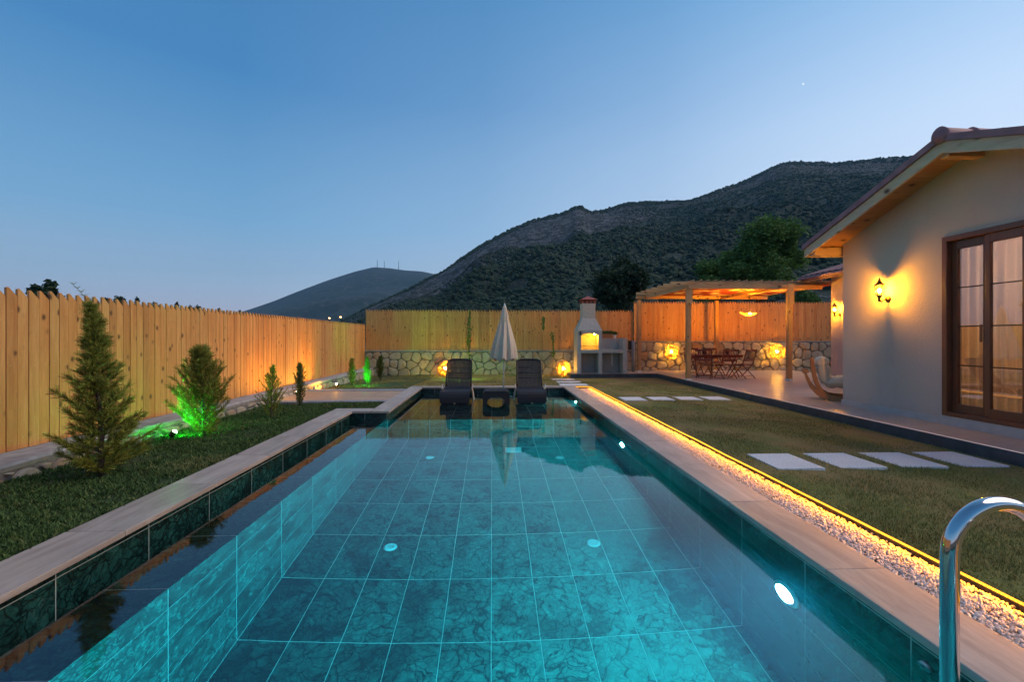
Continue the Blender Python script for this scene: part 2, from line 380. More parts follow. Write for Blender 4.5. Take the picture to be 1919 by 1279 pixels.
# scrub and bushes on the mountainside (beyond counting)
t = NT('scrub_foliage'); rr = t.rnd(); no = t.noise(t.obj(), 1.2, 3)
cc = t.ramp(t.n('ShaderNodeTexWhiteNoise', {'W': rr}, noise_dimensions='1D').outputs[0], [(0, (.008, .024, .012)), (.4, (.014, .038, .018)), (.75, (.024, .052, .022)), (1, (.045, .06, .03))])
m_scrub = t.pbr(t.mix(t.ramp(no, [(.4, .45), (.6, 0.)]), cc, (.008, .018, .008)), .95)
mb = MB()
bm = bmesh.new(); bmesh.ops.create_icosphere(bm, subdivisions=1, radius=1); ICO = ([v.co.copy() for v in bm.verts], [[v.index for v in f.verts] for f in bm.faces]); bm.free()
bm = bmesh.new(); bmesh.ops.create_icosphere(bm, subdivisions=2, radius=1); ICO2 = ([v.co.copy() for v in bm.verts], [[v.index for v in f.verts] for f in bm.faces]); bm.free()
rg = random.Random(11); cnt = 0
while cnt < 46000:
    az = rg.uniform(-21, 52); Rr = interp(RDIST, az); r = math.sqrt(rg.uniform(R0 ** 2, (Rr * 1.01) ** 2))
    q_ = rg.random()
    if q_ < .25: r = rg.uniform(R0, Rr * .6)
    elif q_ > .9: r = Rr * rg.uniform(.955, 1.004)
    x, y = r * sin(R(az)), r * cos(R(az)); rk = rocky(az, r, x, y)
    if rg.random() < rk * .55: continue
    if noise.noise(Vector((x * .035, y * .035, 2))) < -.5: continue
    cnt += 1; z = mount_z(az, r); s = rg.uniform(1.0, 2.3) * (1 - .68 * rk) * (1.0 if r > 300 else .8); mb.cur = rg.random()
    if q_ > .9: s = rg.uniform(.9, 2.6)
    b = len(mb.v); sq = rg.uniform(.7, 1.15)
    for p in ICO[0]:
        k = s * rg.uniform(.65, 1.3); mb.v.append((x + p.x * k, y + p.y * k, z + .3 * s + p.z * k * sq))
    for f in ICO[1]: mb.face([b + i for i in f])
struct(mb.build('shrubland', m_scrub, fixn=False), 'stuff')

HILL = [(-60, -.02), (-42, -.01), (-34, .012), (-31.52, .0318), (-27.69, .0503), (-25.14, .069), (-22.46, .0917), (-19.66, .1142), (-17.92, .1264), (-16.45, .1364), (-14.33, .1469), (-12.48, .1461), (-10.6, .1427), (-8.69, .1415), (-7.4, .1375), (-1.5, .1079), (5.15, .0383), (10, .0)]  # far hill outline, also converted from image pixels
def hill_z(az, r):
    H = CZ + interp(HILL, az) * 2700; x, y = r * sin(R(az)), r * cos(R(az)); s = max(0, (r - 900) / 1800)
    nz = noise.fractal(Vector((x * .0022, y * .0022, 5)), 1.0, 2.1, 6) * 45
    return H * (.55 * s + .45 * s * s) + nz * min(1, s * 4) * (1 - min(1, s) ** 4 * .95) * min(1, H / 200) if s <= 1 else H - (s - 1) * 900
mb = MB(); mb.smooth = True; azs = [-60 + i * .35 for i in range(201)]; NR = 72
for az in azs:
    for j in range(NR):
        r = 900 + 1800 * j / 63.0; mb.v.append((r * sin(R(az)), r * cos(R(az)), hill_z(az, r)))
for i in range(len(azs) - 1):
    for j in range(NR - 1):
        a = i * NR + j; mb.cur = .35 + .3 * (j / NR); mb.face((a, a + 1, a + NR + 1, a + NR))
struct(mb.build('hill', m_hill, fixn=False))

# ground: one sheet with the yard cut out of it
t = NT('dry_ground'); o = t.obj(); n = t.noise(o, .05, 6)
m_ground = t.pbr(t.ramp(n, [(.3, (.05, .05, .03)), (.7, (.11, .10, .07))]), .95)
mb = MB(); G = 5000
for (x0, y0, x1, y1) in ((-G, -G, -4.3, G), (13.4, -G, G, G), (-4.3, -G, 13.4, -2.6), (-4.3, 16.1, 13.4, G)): mb.quad([(x0, y0, -.06), (x1, y0, -.06), (x1, y1, -.06), (x0, y1, -.06)])
struct(mb.build('ground', m_ground))

# lawn (right), garden bed (left, rising to the wall)
def lawn_mat(name, stops, patchc, pf):
    t = NT(name); o = t.obj(); n = t.noise(o, 3.0, 6, .65); n2 = t.noise(o, 40, 4, .7); n3 = t.noise(o, 1.1, 3)
    c = t.ramp(t.m('ADD', t.m('MULTIPLY', n, .55), t.m('MULTIPLY', n2, .45)), stops)
    c = t.mix(t.ramp(n3, [(.42, 0.), (.58, pf)]), c, patchc)
    return t.pbr(c, .95, 0, t.bump(n2, .8, .02))
m_slatey = plain('border_concrete', (.23, .25, .28), .8, var=.2, sc=8)
m_lawn = lawn_mat('lawn_turf', [(.3, (.09, .11, .02)), (.5, (.17, .18, .04)), (.7, (.26, .22, .07))], (.27, .18, .07), .75)
m_bed = lawn_mat('garden_turf', [(.3, (.012, .028, .010)), (.5, (.028, .055, .018)), (.7, (.05, .075, .028))], (.05, .045, .03), .35)
def sheet(mb, x0, y0, x1, y1, zf, st=.2):
    nx, ny = max(2, int((x1 - x0) / st)), max(2, int((y1 - y0) / st)); b = len(mb.v)
    for i in range(nx + 1):
        for j in range(ny + 1): x, y = x0 + (x1 - x0) * i / nx, y0 + (y1 - y0) * j / ny; mb.v.append((x, y, zf(x, y)))
    for i in range(nx):
        for j in range(ny): a = b + i * (ny + 1) + j; mb.face((a, a + ny + 1, a + ny + 2, a + 1))
mb = MB(); mb.smooth = True
sheet(mb, 2.29, -2.6, 5.33, 14.62, lawn_z); sheet(mb, -1.95, 11.02, 2.29, 16.15, lawn_z); sheet(mb, 2.29, 14.62, 2.54, 16.15, lawn_z); sheet(mb, 5.33, 14.55, 13.4, 16.1, lambda x, y: -.02)
struct(mb.build('lawn', m_lawn, fixn=False))
def bed_z(x, y): # rises from the coping to the wall
    return .112 - .11 * smst((y - 9) / 6) + .016 * noise.noise(Vector((x * 2.2, y * 2.2, 0))) * smst((-x - 2.55) * 3) - .02 * smst((-x - 2.6) / .8)
mb = MB(); mb.smooth = True
ys = [-2.6 + i * .15 for i in range(126)]; nx = 18
for y in ys:
    xr = -2.53 if y < 7.6 else -1.94
    for i in range(nx): x = -4.4 + (xr + 4.4) * i / (nx - 1); mb.v.append((x, y, bed_z(x, y)))
for j in range(len(ys) - 1):
    for i in range(nx - 1): a = j * nx + i; mb.face((a, a + 1, a + nx + 1, a + nx))
struct(mb.build('garden_bed', m_bed))

# grass blades
def blade_mat(name, stops):
    t = NT(name); w = t.n('ShaderNodeTexWhiteNoise', {'W': t.rnd()}, noise_dimensions='1D').outputs[0]
    return t.pbr(t.ramp(w, stops), .8)
m_blade = blade_mat('grass_blade_dry', [(0, (.11, .135, .02)), (.4, (.20, .19, .036)), (.72, (.30, .23, .065)), (1, (.44, .31, .12))])
m_blade2 = blade_mat('clover_blade', [(0, (.018, .05, .010)), (.5, (.04, .095, .018)), (.85, (.075, .13, .03)), (1, (.13, .15, .05))])
STONES = [(2.567, 4.012, 0.435, 0.526), (3.232, 4.119, 0.446, 0.539), (3.967, 4.267, 0.462, 0.559), (4.701, 4.376, 0.474, 0.573), (2.48, 8.489, 0.423, 0.464), (3.083, 8.674, 0.433, 0.474), (3.751, 8.958, 0.447, 0.489), (4.444, 9.219, 0.46, 0.504)]  # slabs slid and scaled along the camera's line of sight onto the lowered lawn
STONES2 = [(1.822, 13.777, 0.681, 0.395), (1.758, 12.153, 0.641, 0.434), (1.668, 11.134, 0.703, 0.422)]
def blades(n, pick, zf, hh, ww, lean, mat, name, broad=False):
    rg = random.Random(len(name)); mb = MB(); c = 0
    while c < n:
        x, y = pick(rg)
        if any(a + .006 < x < a + u - .006 and b + .006 < y < b + v - .006 for a, b, u, v in STONES + STONES2): continue
        cl = noise.noise(Vector((x * 1.3, y * 1.3, 4))) + .5 * noise.noise(Vector((x * 5, y * 5, 2)))
        if rg.random() < .95 * (cl + .32): continue
        c += 1; z = zf(x, y) - .004; h = rg.uniform(*hh) * (1.1 - .7 * cl); a = rg.uniform(0, 2 * pi); l = rg.uniform(0, lean); la = rg.uniform(0, 2 * pi)
        wx, wy = cos(a) * ww, sin(a) * ww; tx, ty = x + cos(la) * l * h, y + sin(la) * l * h
        mb.cur = min(.999, max(0, rg.random() * .5 + .9 * (noise.noise(Vector((x * .9, y * 1.6, 9))) + .32)))
        b = len(mb.v)
        if broad:
            mx, my = (x + tx) / 2, (y + ty) / 2
            mb.v += [(x, y, z), (mx + wx, my + wy, z + h * .6), (tx, ty, z + h), (mx - wx, my - wy, z + h * .55)]; mb.face((b, b + 1, b + 2, b + 3))
        else:
            mb.v += [(x - wx, y - wy, z), (x + wx, y + wy, z), (tx, ty, z + h)]; mb.face((b, b + 1, b + 2))
    return struct(mb.build(name, mat, fixn=False), 'stuff')
blades(110000, lambda g: (g.uniform(2.3, 5.31), 1.6 + (g.random() ** 1.7) * 11), lawn_z, (.012, .03), .0024, 1.3, m_blade, 'lawn_grass')
def pick_bed(g):
    y = 2.0 + (g.random() ** 1.6) * 6.4; return g.uniform(-4.0, -2.55 if y < 7.6 else -1.96), y
blades(95000, pick_bed, bed_z, (.012, .045), .0055, 1.2, m_blade2, 'garden_clover', True)
blades(26000, lambda g: (g.uniform(-4.1, 2.5), g.uniform(11.05, 16.0)), lambda x, y: lawn_z(x, y) if x > -1.95 else bed_z(x, y), (.015, .035), .0045, 1.2, m_blade, 'back_lawn_grass')

# ---------------- trees beyond the fences
def leaf_mat(name, a, b, c):
    t = NT(name); w = t.n('ShaderNodeTexWhiteNoise', {'W': t.rnd()}, noise_dimensions='1D').outputs[0]
    col = t.ramp(w, [(0, a), (.5, b), (1, c)])
    d = t.n('ShaderNodeBsdfPrincipled', {'Base Color': col, 'Roughness': .75}); tr = t.n('ShaderNodeBsdfTranslucent', {'Color': col})
    return t.surf(t.n('ShaderNodeMixShader', {0: .25, 1: d, 2: tr}))
m_leaf_dark = leaf_mat('leaf_dark', (.012, .030, .014), (.022, .050, .02), (.035, .07, .026))
m_leaf_green = leaf_mat('leaf_green', (.05, .12, .03), (.085, .18, .035), (.14, .25, .055))
m_bark = plain('bark', (.07, .05, .035), .9, var=.3, sc=20)
def tree(name, label, x, y, z, h, w, nleaf, ls, mat, seed, lobes=9, trunk=.3, group=None, conic=False):
    rg = random.Random(seed); root = thing(name, label, 'tree', (x, y, z), 0, group)
    L = []
    for i in range(lobes):
        a = rg.uniform(0, 2 * pi); q = rg.random()
        if conic: zz = h * (.2 + .75 * q); rad = w * .5 * (1 - q) * .5; L.append((cos(a) * rad * .5, sin(a) * rad * .5, zz, max(.1, w * .28 * (1.05 - q)), h * .14))
        else:
            rr = w * .30 * rg.random() ** .5; zz = h * (trunk + .12 + (.76 - trunk) * q)
            k = 1 - .45 * abs(q - .4); L.append((cos(a) * rr, sin(a) * rr, zz, w * rg.uniform(.17, .28) * k, h * rg.uniform(.11, .17)))
    tb = MB(); tb.smooth = True
    tb.tube([(0, 0, -.3), (0, 0, h * trunk), (w * .02, 0, h * .7)], [w * .04, w * .03, w * .01], 8)
    for (a, b, c, r1, r2) in L: tb.tube([(0, 0, max(h * .12, c - h * .25)), (a * .6, b * .6, c - r2 * .8), (a, b, c)], [w * .018, w * .01, w * .004], 5)
    tb.build('trunk', m_bark, root)
    cb = MB()
    for i in range(nleaf):
        a, b, c, r1, r2 = L[rg.randrange(len(L))]
        d = Vector((rg.gauss(0, 1), rg.gauss(0, 1), rg.gauss(0, 1))).normalized(); k = rg.uniform(.55, 1.12)
        lum = .8 + .5 * noise.noise(d * 2.5 + Vector((a, b, c)))
        p = Vector((a + d.x * r1 * k * lum, b + d.y * r1 * k * lum, c + d.z * r2 * k * lum))
        u = Vector((rg.gauss(0, 1), rg.gauss(0, 1), rg.gauss(0, .7))).normalized(); v = u.cross(Vector((rg.gauss(0, 1), rg.gauss(0, 1), rg.gauss(0, 1)))).normalized(); s = ls * rg.uniform(.6, 1.4)
        cb.cur = min(.999, max(0, .5 + .5 * noise.noise(p * (3.0 / w) * 2) + rg.uniform(-.25, .25)))
        cb.quad([p - u * s, p + v * s * .55, p + u * s, p - v * s * .55])
    cb.build('crown', mat, root, fixn=False); return root
tree('broadleaf_tree', 'big bright green rounded tree rising above the pergola roof', 22.7, 38, 2.2, 9.0, 8.6, 38000, .13, m_leaf_green, 3, 27, group='trees behind the back fence')
tree('broadleaf_tree', 'lower green tree left of the big tree above the pergola', 18.3, 36, 2.2, 5.6, 4.6, 7000, .12, m_leaf_green, 4, 9, group='trees behind the back fence')
tree('broadleaf_tree', 'low green tree between the big tree and the small roof', 23.9, 34.5, 2.3, 3.9, 3.2, 6000, .11, m_leaf_green, 5, 8, group='trees behind the back fence')
tree('pine_tree', 'dark round pine tree behind the barbecue chimney', 12.7, 45, .6, 8.6, 8.2, 24000, .14, m_leaf_dark, 6, 15, group='trees behind the back fence')
lab = ['short', 'spiky', 'rounded', 'narrow', 'broad', 'pointed', 'ragged', 'small', 'thin', 'dense', 'leaning', 'faint']
TL = [(95, 536, 15), (200, 556, 6), (228, 561, 7), (260, 564, 7), (292, 567, 9), (335, 569, 5), (378, 571, 9), (415, 577, 9), (430, 579, 8), (448, 580, 6)]
for i, (az, el, wd, dist) in enumerate(((-42.65, .086, 1.9, 52), (-39.1, .072, 1.4, 75), (-38.1, .0665, 1.5, 80), (-36.8, .0635, 1.6, 84), (-35.5, .0605, 2.6, 88), (-33.7, .0585, 1.3, 90), (-31.9, .0575, 2.2, 95), (-30.1, .0525, 2.6, 100), (-29.2, .050, 2.4, 104), (-28.2, .0475, 2.6, 108))):  # treetop azimuths and elevations worked out from image pixels
    ht = CZ + el * dist
    where = ('peeking highest over the left fence near its near end' if i == 0 else 'peeking over the left fence, number %s along the far treeline' % ['', 'one', 'two', 'three', 'four', 'five', 'six', 'seven', 'eight', 'nine'][i])
    tree('distant_tree', 'dark %s treetop %s' % (lab[i], where), dist * sin(R(az)), dist * cos(R(az)), 0, ht, wd * 1.6, 2600 if i == 0 else 1300, .22 if i == 0 else .3, m_leaf_dark, 20 + i, 9, .2, 'treetops beyond the left fence', conic=(i % 2 == 1))

# masts on the far hill
for i, (az, el, hh, lb) in enumerate(((-13.9, .1462, 46, 'tall left radio mast on the far hilltop'), (-13.1, .1462, 43, 'middle radio mast, slightly shorter, on the far hilltop'), (-11.42, .1455, 50, 'lone right radio mast on the far hilltop ridge'))):
    d = 2690; x, y, z = d * sin(R(az)), d * cos(R(az)), hill_z(az, d) - 4
    rt = thing('radio_mast', lb, 'mast', (x, y, z), 0, 'masts on the far hill')
    b = MB(); b.tube([(0, 0, 0), (0, 0, hh * .7), (0, 0, hh + 6)], [1.5, 1.1, .5], 6)
    for k in range(3): q = 2.1 * k; b.tube([(cos(q) * 9, sin(q) * 9, 0), (0, 0, hh * .75)], .12, 3)
    b.build('mast_pole', m_black, rt)
    b = MB(); b.box(-1.8, -1.8, hh * .8, 1.8, 1.8, hh * .86); b.build('antenna', m_black, rt)
m_street = emis('sodium_lamp', (1, .45, .12), 40)
for i, (az, el, d, lb) in enumerate(((-21.24, .033, 150, 'glowing street lamp just over the left fence end'), (-19.6, .0399, 160, 'paler street lamp left of the brightest one beyond the fence'), (-18.39, .0424, 165, 'bright orange street lamp near the mountain foot'))):
    x, y, z = d * sin(R(az)), d * cos(R(az)), CZ + el * d
    rt = thing('street_lamp', lb, 'street lamp', (x, y, 0), 0, 'street lamps beyond the fence')
    b = MB(); b.tube([(0, 0, 0), (0, 0, z - .3), (.5, 0, z + .1), (1.0, 0, z + .1)], [.1, .08, .05, .05], 6); b.build('pole', m_black, rt)
    b = MB(); b.smooth = True; b.lathe([(.05, .12), (.3, .05), (.32, -.05)], 10, Matrix.Translation((1.1, 0, z))); b.build('lamp_head', m_black, rt)
    b = MB(); b.smooth = True; b.lathe([(.05, -.2), (.22, -.14), (.26, -.05)], 10, Matrix.Translation((1.1, 0, z))); b.build('bulb', m_street, rt)
b = MB(); b.smooth = True; b.add(ICO2[0], ICO2[1], Matrix.Translation((9000 * sin(R(34.85)) , 9000 * cos(R(34.85)), 9000 * .4674 / 1.0)) @ Matrix.Scale(6, 4))
struct(b.build('evening_star', emis('star_light', (1, .9, .75), 3)))

# evening air between here and the hills
t = NT('evening_air'); pv = t.n('ShaderNodeVolumePrincipled', {'Color': (.30, .68, 1, 1), 'Density': HAZE, 'Anisotropy': .0}); t.t.links.new(pv.outputs[0], t.out.inputs['Volume'])
b = MB(); b.box(-3300, -200, -30, 3300, 3100, 460); struct(b.build('haze', t.mat), 'stuff')
# ================================================================== POOL
YN = -2.2
pool = thing('swimming_pool', 'long rectangular pool of dark green marble tile with pale stone edge', 'swimming pool', (0, 0, 0))
XL, XR, XO, XG = -1.68, 1.72, -2.24, -2.0; YS, YF, YE = 7.45, 10.76, 7.34; ZB, ZS, ZL, ZC = -1.42, -.15, -.012, .106
mb = MB()
def wx(x, y0, y1, z0, z1, du=0.): mb.quad([(x, y0, z0), (x, y1, z0), (x, y1, z1), (x, y0, z1)], [(z0 + du, y0), (z0 + du, y1), (z1 + du, y1), (z1 + du, y0)])
def wy(y, x0, x1, z0, z1): mb.quad([(x0, y, z0), (x1, y, z0), (x1, y, z1), (x0, y, z1)], [(x0, z0), (x1, z0), (x1, z1), (x0, z1)])
wx(XO, YN, YE, -.4, ZC, -.144); wx(XG - .006, YN, YE, -.4, ZL, -.144); wx(XL, YN, YE, ZB, ZL, -.164); wx(XL, YE, YF, ZB, ZC, -.144); wx(XR, YN, YF, ZB, ZC, -.144)
w1 = mb.build('wall_tiling', m_tile_wall, pool)
mb = MB()
wy(YS, XL, XR, ZB, ZS); wy(YF, XL, XR, ZS, ZC); wy(YE, XO, XL, -.4, ZC); wy(YN, XO, XR, ZB, ZC)
mb.quad([(XL, YN, ZB), (XR, YN, ZB), (XR, YS, ZB), (XL, YS, ZB)], [(XL, YN), (XR, YN), (XR, YS), (XL, YS)])
mb.quad([(XL, YS, ZS), (XR, YS, ZS), (XR, YF, ZS), (XL, YF, ZS)], [(XL, YS), (XR, YS), (XR, YF), (XL, YF)])
mb.quad([(XG - .006, YN, ZL), (XL, YN, ZL), (XL, YE, ZL), (XG - .006, YE, ZL)], [(.02, YN), (.31, YN), (.31, YE), (.02, YE)])
mb.quad([(XO, YN, -.4), (XG, YN, -.4), (XG, YE, -.4), (XO, YE, -.4)], [(.02, YN), (.26, YN), (.26, YE), (.02, YE)])
mb.build('floor_tiling', m_tile_floor, pool)
# travertine coping
def cop(x0, y0, x1, y1, along, name='coping', L=.92):
    b = MB(); b.smooth = False
    a0, a1 = (y0, y1) if along == 'Y' else (x0, x1); n = max(1, round((a1 - a0) / L)); g = .0012
    for k in range(n):
        p, q = a0 + (a1 - a0) * k / n + g, a0 + (a1 - a0) * (k + 1) / n - g; b.cur = random.random(); dz = rnd(-.0008, .0008)
        if along == 'Y': b.box(x0, p, .106, x1, q, .142 + dz, bev=.006)
        else: b.box(p, y0, .106, q, y1, .142 + dz, bev=.006)
    b.build(name, m_coping if along == 'Y' else m_coping_x, pool)
cop(1.665, -2.5, 1.975, 10.72, 'Y'); cop(-1.93, 10.722, 1.975, 11.02, 'X'); cop(-1.93, 7.302, -1.625, 10.72, 'Y'); cop(-2.54, 7.302, -1.932, 7.60, 'X'); cop(-2.54, -2.5, -2.195, 7.30, 'Y')
b = MB(); b.box(1.74, -2.45, -.2, 1.95, 11.0, .104); b.box(-1.9, 10.79, -.2, 1.74, 11.0, .104); b.box(-1.9, 7.36, -.2, -1.71, 10.79, .104); b.box(-2.5, 7.36, -.2, -1.9, 7.58, .104); b.box(-2.5, -2.45, -.2, -2.26, 7.36, .104)
b.build('rim', m_concrete, pool)
# inlets and drain
for (x, y) in ((-.92, 4.18), (.93, 4.18), (-.88, 6.49), (.95, 6.42)):
    b = MB(); b.smooth = True; b.lathe([(.0, .014), (.014, .014), (.016, .008), (.022, .008), (.024, .014), (.058, .01), (.062, 0)], 28, Matrix.Translation((x, y, ZB)), cap=False); b.build('floor_inlet', m_white, pool)
b = MB(); b.box(.19, 6.68, ZB, .43, 6.92, ZB + .008)
for k in range(9): b.box(.2, 6.692 + k * .025, ZB + .008, .42, 6.704 + k * .025, ZB + .016)
b.build('drain_grate', m_white, pool)
m_pl = emis('pool_light_face', (.9, 1, 1), 22)
for y in (-.75, 2.61, 5.95, 9.3):
    z = -.45 if y < 9 else -.085; r = .075 if y < 9 else .05
    RX = Matrix.Translation((XR, y, z)) @ Matrix.Rotation(R(-90), 4, 'Y')
    b = MB(); b.smooth = True; b.lathe([(r + .04, 0), (r + .036, .012), (r + .004, .016), (r, .010)], 32, RX, cap=False); f = b.build('pool_light', m_grill, pool)
    b = MB(); b.smooth = True; b.lathe([(r, .010), (r * .6, .016), (.001, .018)], 32, RX, cap=False); b.build('lens', m_pl, f)
    l = bpy.data.lights.new('pool_lamp', 'AREA'); l.shape = 'DISK'; l.size = r * 1.9; l.spread = R(180); l.energy = POOLP * (1 if y < 9 else .18); l.color = (.13, .92, .98)
    o = bpy.data.objects.new('pool_lamp', l); COL.objects.link(o); o.location = (XR - .021, y, z); o.rotation_euler = (0, R(90), 0)
for (y, z) in ((5.1, -.05), (1.75, -.02)):
    b = MB(); b.smooth = True; b.lathe([(.03, 0), (.03, .008), (.012, .012), (.010, .006)], 18, Matrix.Translation((XR, y, z)) @ Matrix.Rotation(R(-90), 4, 'Y')); b.build('wall_inlet', m_white, pool)
# water
t = NT('pool_water'); o = t.obj()
h = t.m('ADD', t.noise(t.scale(o, (1, 1, 1)), 2.2, 2, .5), t.m('MULTIPLY', t.noise(o, 9, 2), .12))
nb = t.bump(h, .18, .006); rf = t.n('ShaderNodeBsdfRefraction', {'Color': (1, 1, 1, 1), 'Roughness': 0.0, 'IOR': 1.333, 'Normal': nb}); gs = t.n('ShaderNodeBsdfGlossy', {'Roughness': 0.0, 'Normal': nb}); fr = t.n('ShaderNodeFresnel', {'IOR': 1.75, 'Normal': nb})
gl = t.n('ShaderNodeMixShader', {0: fr, 1: rf, 2: gs})
va = t.n('ShaderNodeVolumeAbsorption', {'Color': (.03, .84, .92, 1), 'Density': .5})
vs = t.n('ShaderNodeVolumeScatter', {'Color': (.2, .6, 1, 1), 'Density': .012, 'Anisotropy': .6}); va = t.n('ShaderNodeAddShader', {0: va, 1: vs})
t.surf(gl); t.t.links.new(va.outputs[0], t.out.inputs['Volume']); m_water = t.mat
mb = MB(); e = .004
mb.prism([(XG, YN - e), (XR + e, YN - e), (XR + e, YF + e), (XL - e, YF + e), (XL - e, YE + e), (XG, YE + e)], 2, ZB - .03, 0)
wa = struct(mb.build('water', m_water)); wa['label'] = 'still clear turquoise pool water'

# gravel strip, LED strip, stepping stones
t = NT('white_pebble'); w = t.n('ShaderNodeTexWhiteNoise', {'W': t.rnd()}, noise_dimensions='1D').outputs[0]
m_peb = t.pbr(t.ramp(w, [(0, (.50, .47, .44)), (.5, (.70, .67, .64)), (.96, (.80, .78, .76)), (.985, (.2, .17, .15))]), .75)
b = MB(); b.quad([(1.96, -2.6, .10), (2.30, -2.6, .10), (2.30, 10.55, .10), (1.96, 10.55, .10)]); struct(b.build('gravel_bed', m_soil))
mb = MB(); mb.smooth = True; rg = random.Random(5)
n = 0
while n < 27000:
    y = .9 + (rg.random() ** 1.35) * 9.58; x = rg.uniform(1.985, 2.268); n += 1; s = rg.uniform(.0042, .0078); mb.cur = rg.random()
    src = ICO2 if y < 3.2 else ICO; Mx = Matrix.Translation((x, y, .106 + rg.uniform(0, .022))) @ Euler((rg.uniform(0, 6), rg.uniform(0, 6), rg.uniform(0, 6))).to_matrix().to_4x4() @ Matrix.Diagonal((s * rg.uniform(.8, 1.4), s * rg.uniform(.8, 1.2), s * rg.uniform(.55, .9), 1))
    of = Vector((rg.uniform(0, 50), 0, 0)); bb = len(mb.v)
    for p in src[0]: mb.v.append(tuple(Mx @ (p * (1 + .28 * noise.noise(p * 1.3 + of)))))
    for f in src[1]: mb.face([bb + i for i in f])
struct(mb.build('gravel', m_peb, fixn=False), 'stuff')
t = NT('led_strip_light'); o = t.obj(); sy = t.n('ShaderNodeSeparateXYZ', {0: o})
fr = t.m('ABSOLUTE', t.m('SUBTRACT', t.m('FRACT', t.m('MULTIPLY', t.m('ADD', sy.outputs[1], sy.outputs[0]), 55)), .5))
t.surf(t.n('ShaderNodeEmission', {'Color': (1, .42, .03, 1), 'Strength': t.m('MULTIPLY', t.ramp(fr, [(.1, 1.0), (.4, .6)]), LEDP)})); m_led = t.mat
led = thing('led_strip', 'wavy glowing amber light strip edging the white gravel', 'light strip', (0, 0, 0))
pts = [(1.93, 10.56, .158), (2.12, 10.565, .157), (2.235, 10.56, .158)]
y = 10.45
while y > -1.2: pts.append((2.268 + .007 * noise.noise(Vector((y * 1.1, 0, 0))) + .004 * noise.noise(Vector((y * 4, 3, 0))), y, .158 + .004 * noise.noise(Vector((y * 1.7, 7, 0))))); y -= .1
b = MB(); b.smooth = True; b.tube(pts, .0065, 8); b.build('light_tube', m_led, led)
b = MB(); b.box(2.274, -2.5, .08, 2.29, 10.57, .15); b.box(1.93, 10.565, .08, 2.274, 10.58, .15); b.build('edging', m_bark, led)
for (yc, ln) in ((.1, 2.8), (3.1, 3.1), (6.2, 3.0), (9.1, 2.7)):     # the strip's own light, thrown down onto the gravel
    l = bpy.data.lights.new('strip_light', 'AREA'); l.shape = 'RECTANGLE'; l.size = .012; l.size_y = ln; l.energy = LEDW * ln; l.color = (1, .30, .002)
    o = bpy.data.objects.new('strip_light', l); COL.objects.link(o); o.location = (2.262, yc, .185); o.rotation_euler = (0, R(34), 0); l.spread = R(150)
t = NT('white_terrazzo'); o = t.obj(); v1 = t.vor(o, 90, 'F1', '3D', 1); n1 = t.noise(o, 75, 5, .8); n2 = t.noise(o, 2.6, 4)
m_slab = t.pbr(t.mix(t.ramp(n2, [(.5, 0.), (.72, .35)]), t.ramp(n1, [(.38, (.42, .42, .43)), (.5, (.72, .72, .73)), (.6, (.86, .86, .87))]), (.55, .53, .48)), .85, 0, t.bump(n1, .5, .004))
nm = ['first', 'second', 'third', 'fourth']
for i, (x, y, sw, sd) in enumerate(STONES + STONES2):
    b = MB(); b.box(-sw / 2, -sd / 2, -.05, sw / 2, sd / 2, .0, bev=.005)
    if i < 4: lb = 'white speckled stepping slab in the near lawn row, %s from the pool' % nm[i]
    elif i < 8: lb = 'white stepping slab in the far lawn row, %s from the pool' % nm[i - 4]
    else: lb = ['white stepping slab of the corner path nearest the barbecue', 'white stepping slab in the middle of the corner path to the barbecue', 'white stepping slab touching the far pool corner'][i - 8]
    o = b.build('stepping_stone', m_slab, loc=(x + sw / 2, y + sd / 2, lawn_z(x + sw / 2, y + sd / 2) + .016)); o.rotation_euler = (0, 0, rnd(-.015, .015)); tag(o, lb, 'stepping stone', 'stepping stones in the lawn')

# terrace
mb = MB(); TZ = .24
for (x0, y0, x1, y1) in ((4.86, -2.6, 12, 13.3), (2.3, 13.3, 4.86, 14.48), (4.86, 13.3, 9.6, 14.48)): mb.quad([(x0, y0, TZ), (x1, y0, TZ), (x1, y1, TZ), (x0, y1, TZ)])
scale_about_camera(1.1, struct(mb.build('terrace', m_terr)))
mb = MB(); mb.box(4.835, -2.6, .0, 4.858, 13.28, TZ - .003); mb.box(2.28, 13.275, .0, 4.858, 13.298, TZ - .003); mb.box(2.28, 13.3, 0, 2.298, 14.46, TZ - .003)
scale_about_camera(1.1, struct(mb.build('terrace_kerb', m_slate)))
# paved strip beside the pool (left)
mb = MB(); mb.box(-4.1, 8.75, .04, -1.935, 10.25, .118); struct(mb.build('path', m_pave))
mb = MB(); mb.box(-4.1, 8.52, .0, -1.935, 8.745, .125); mb.box(-4.1, 10.255, .0, -1.935, 10.6, .125); struct(mb.build('path_border', m_slatey))
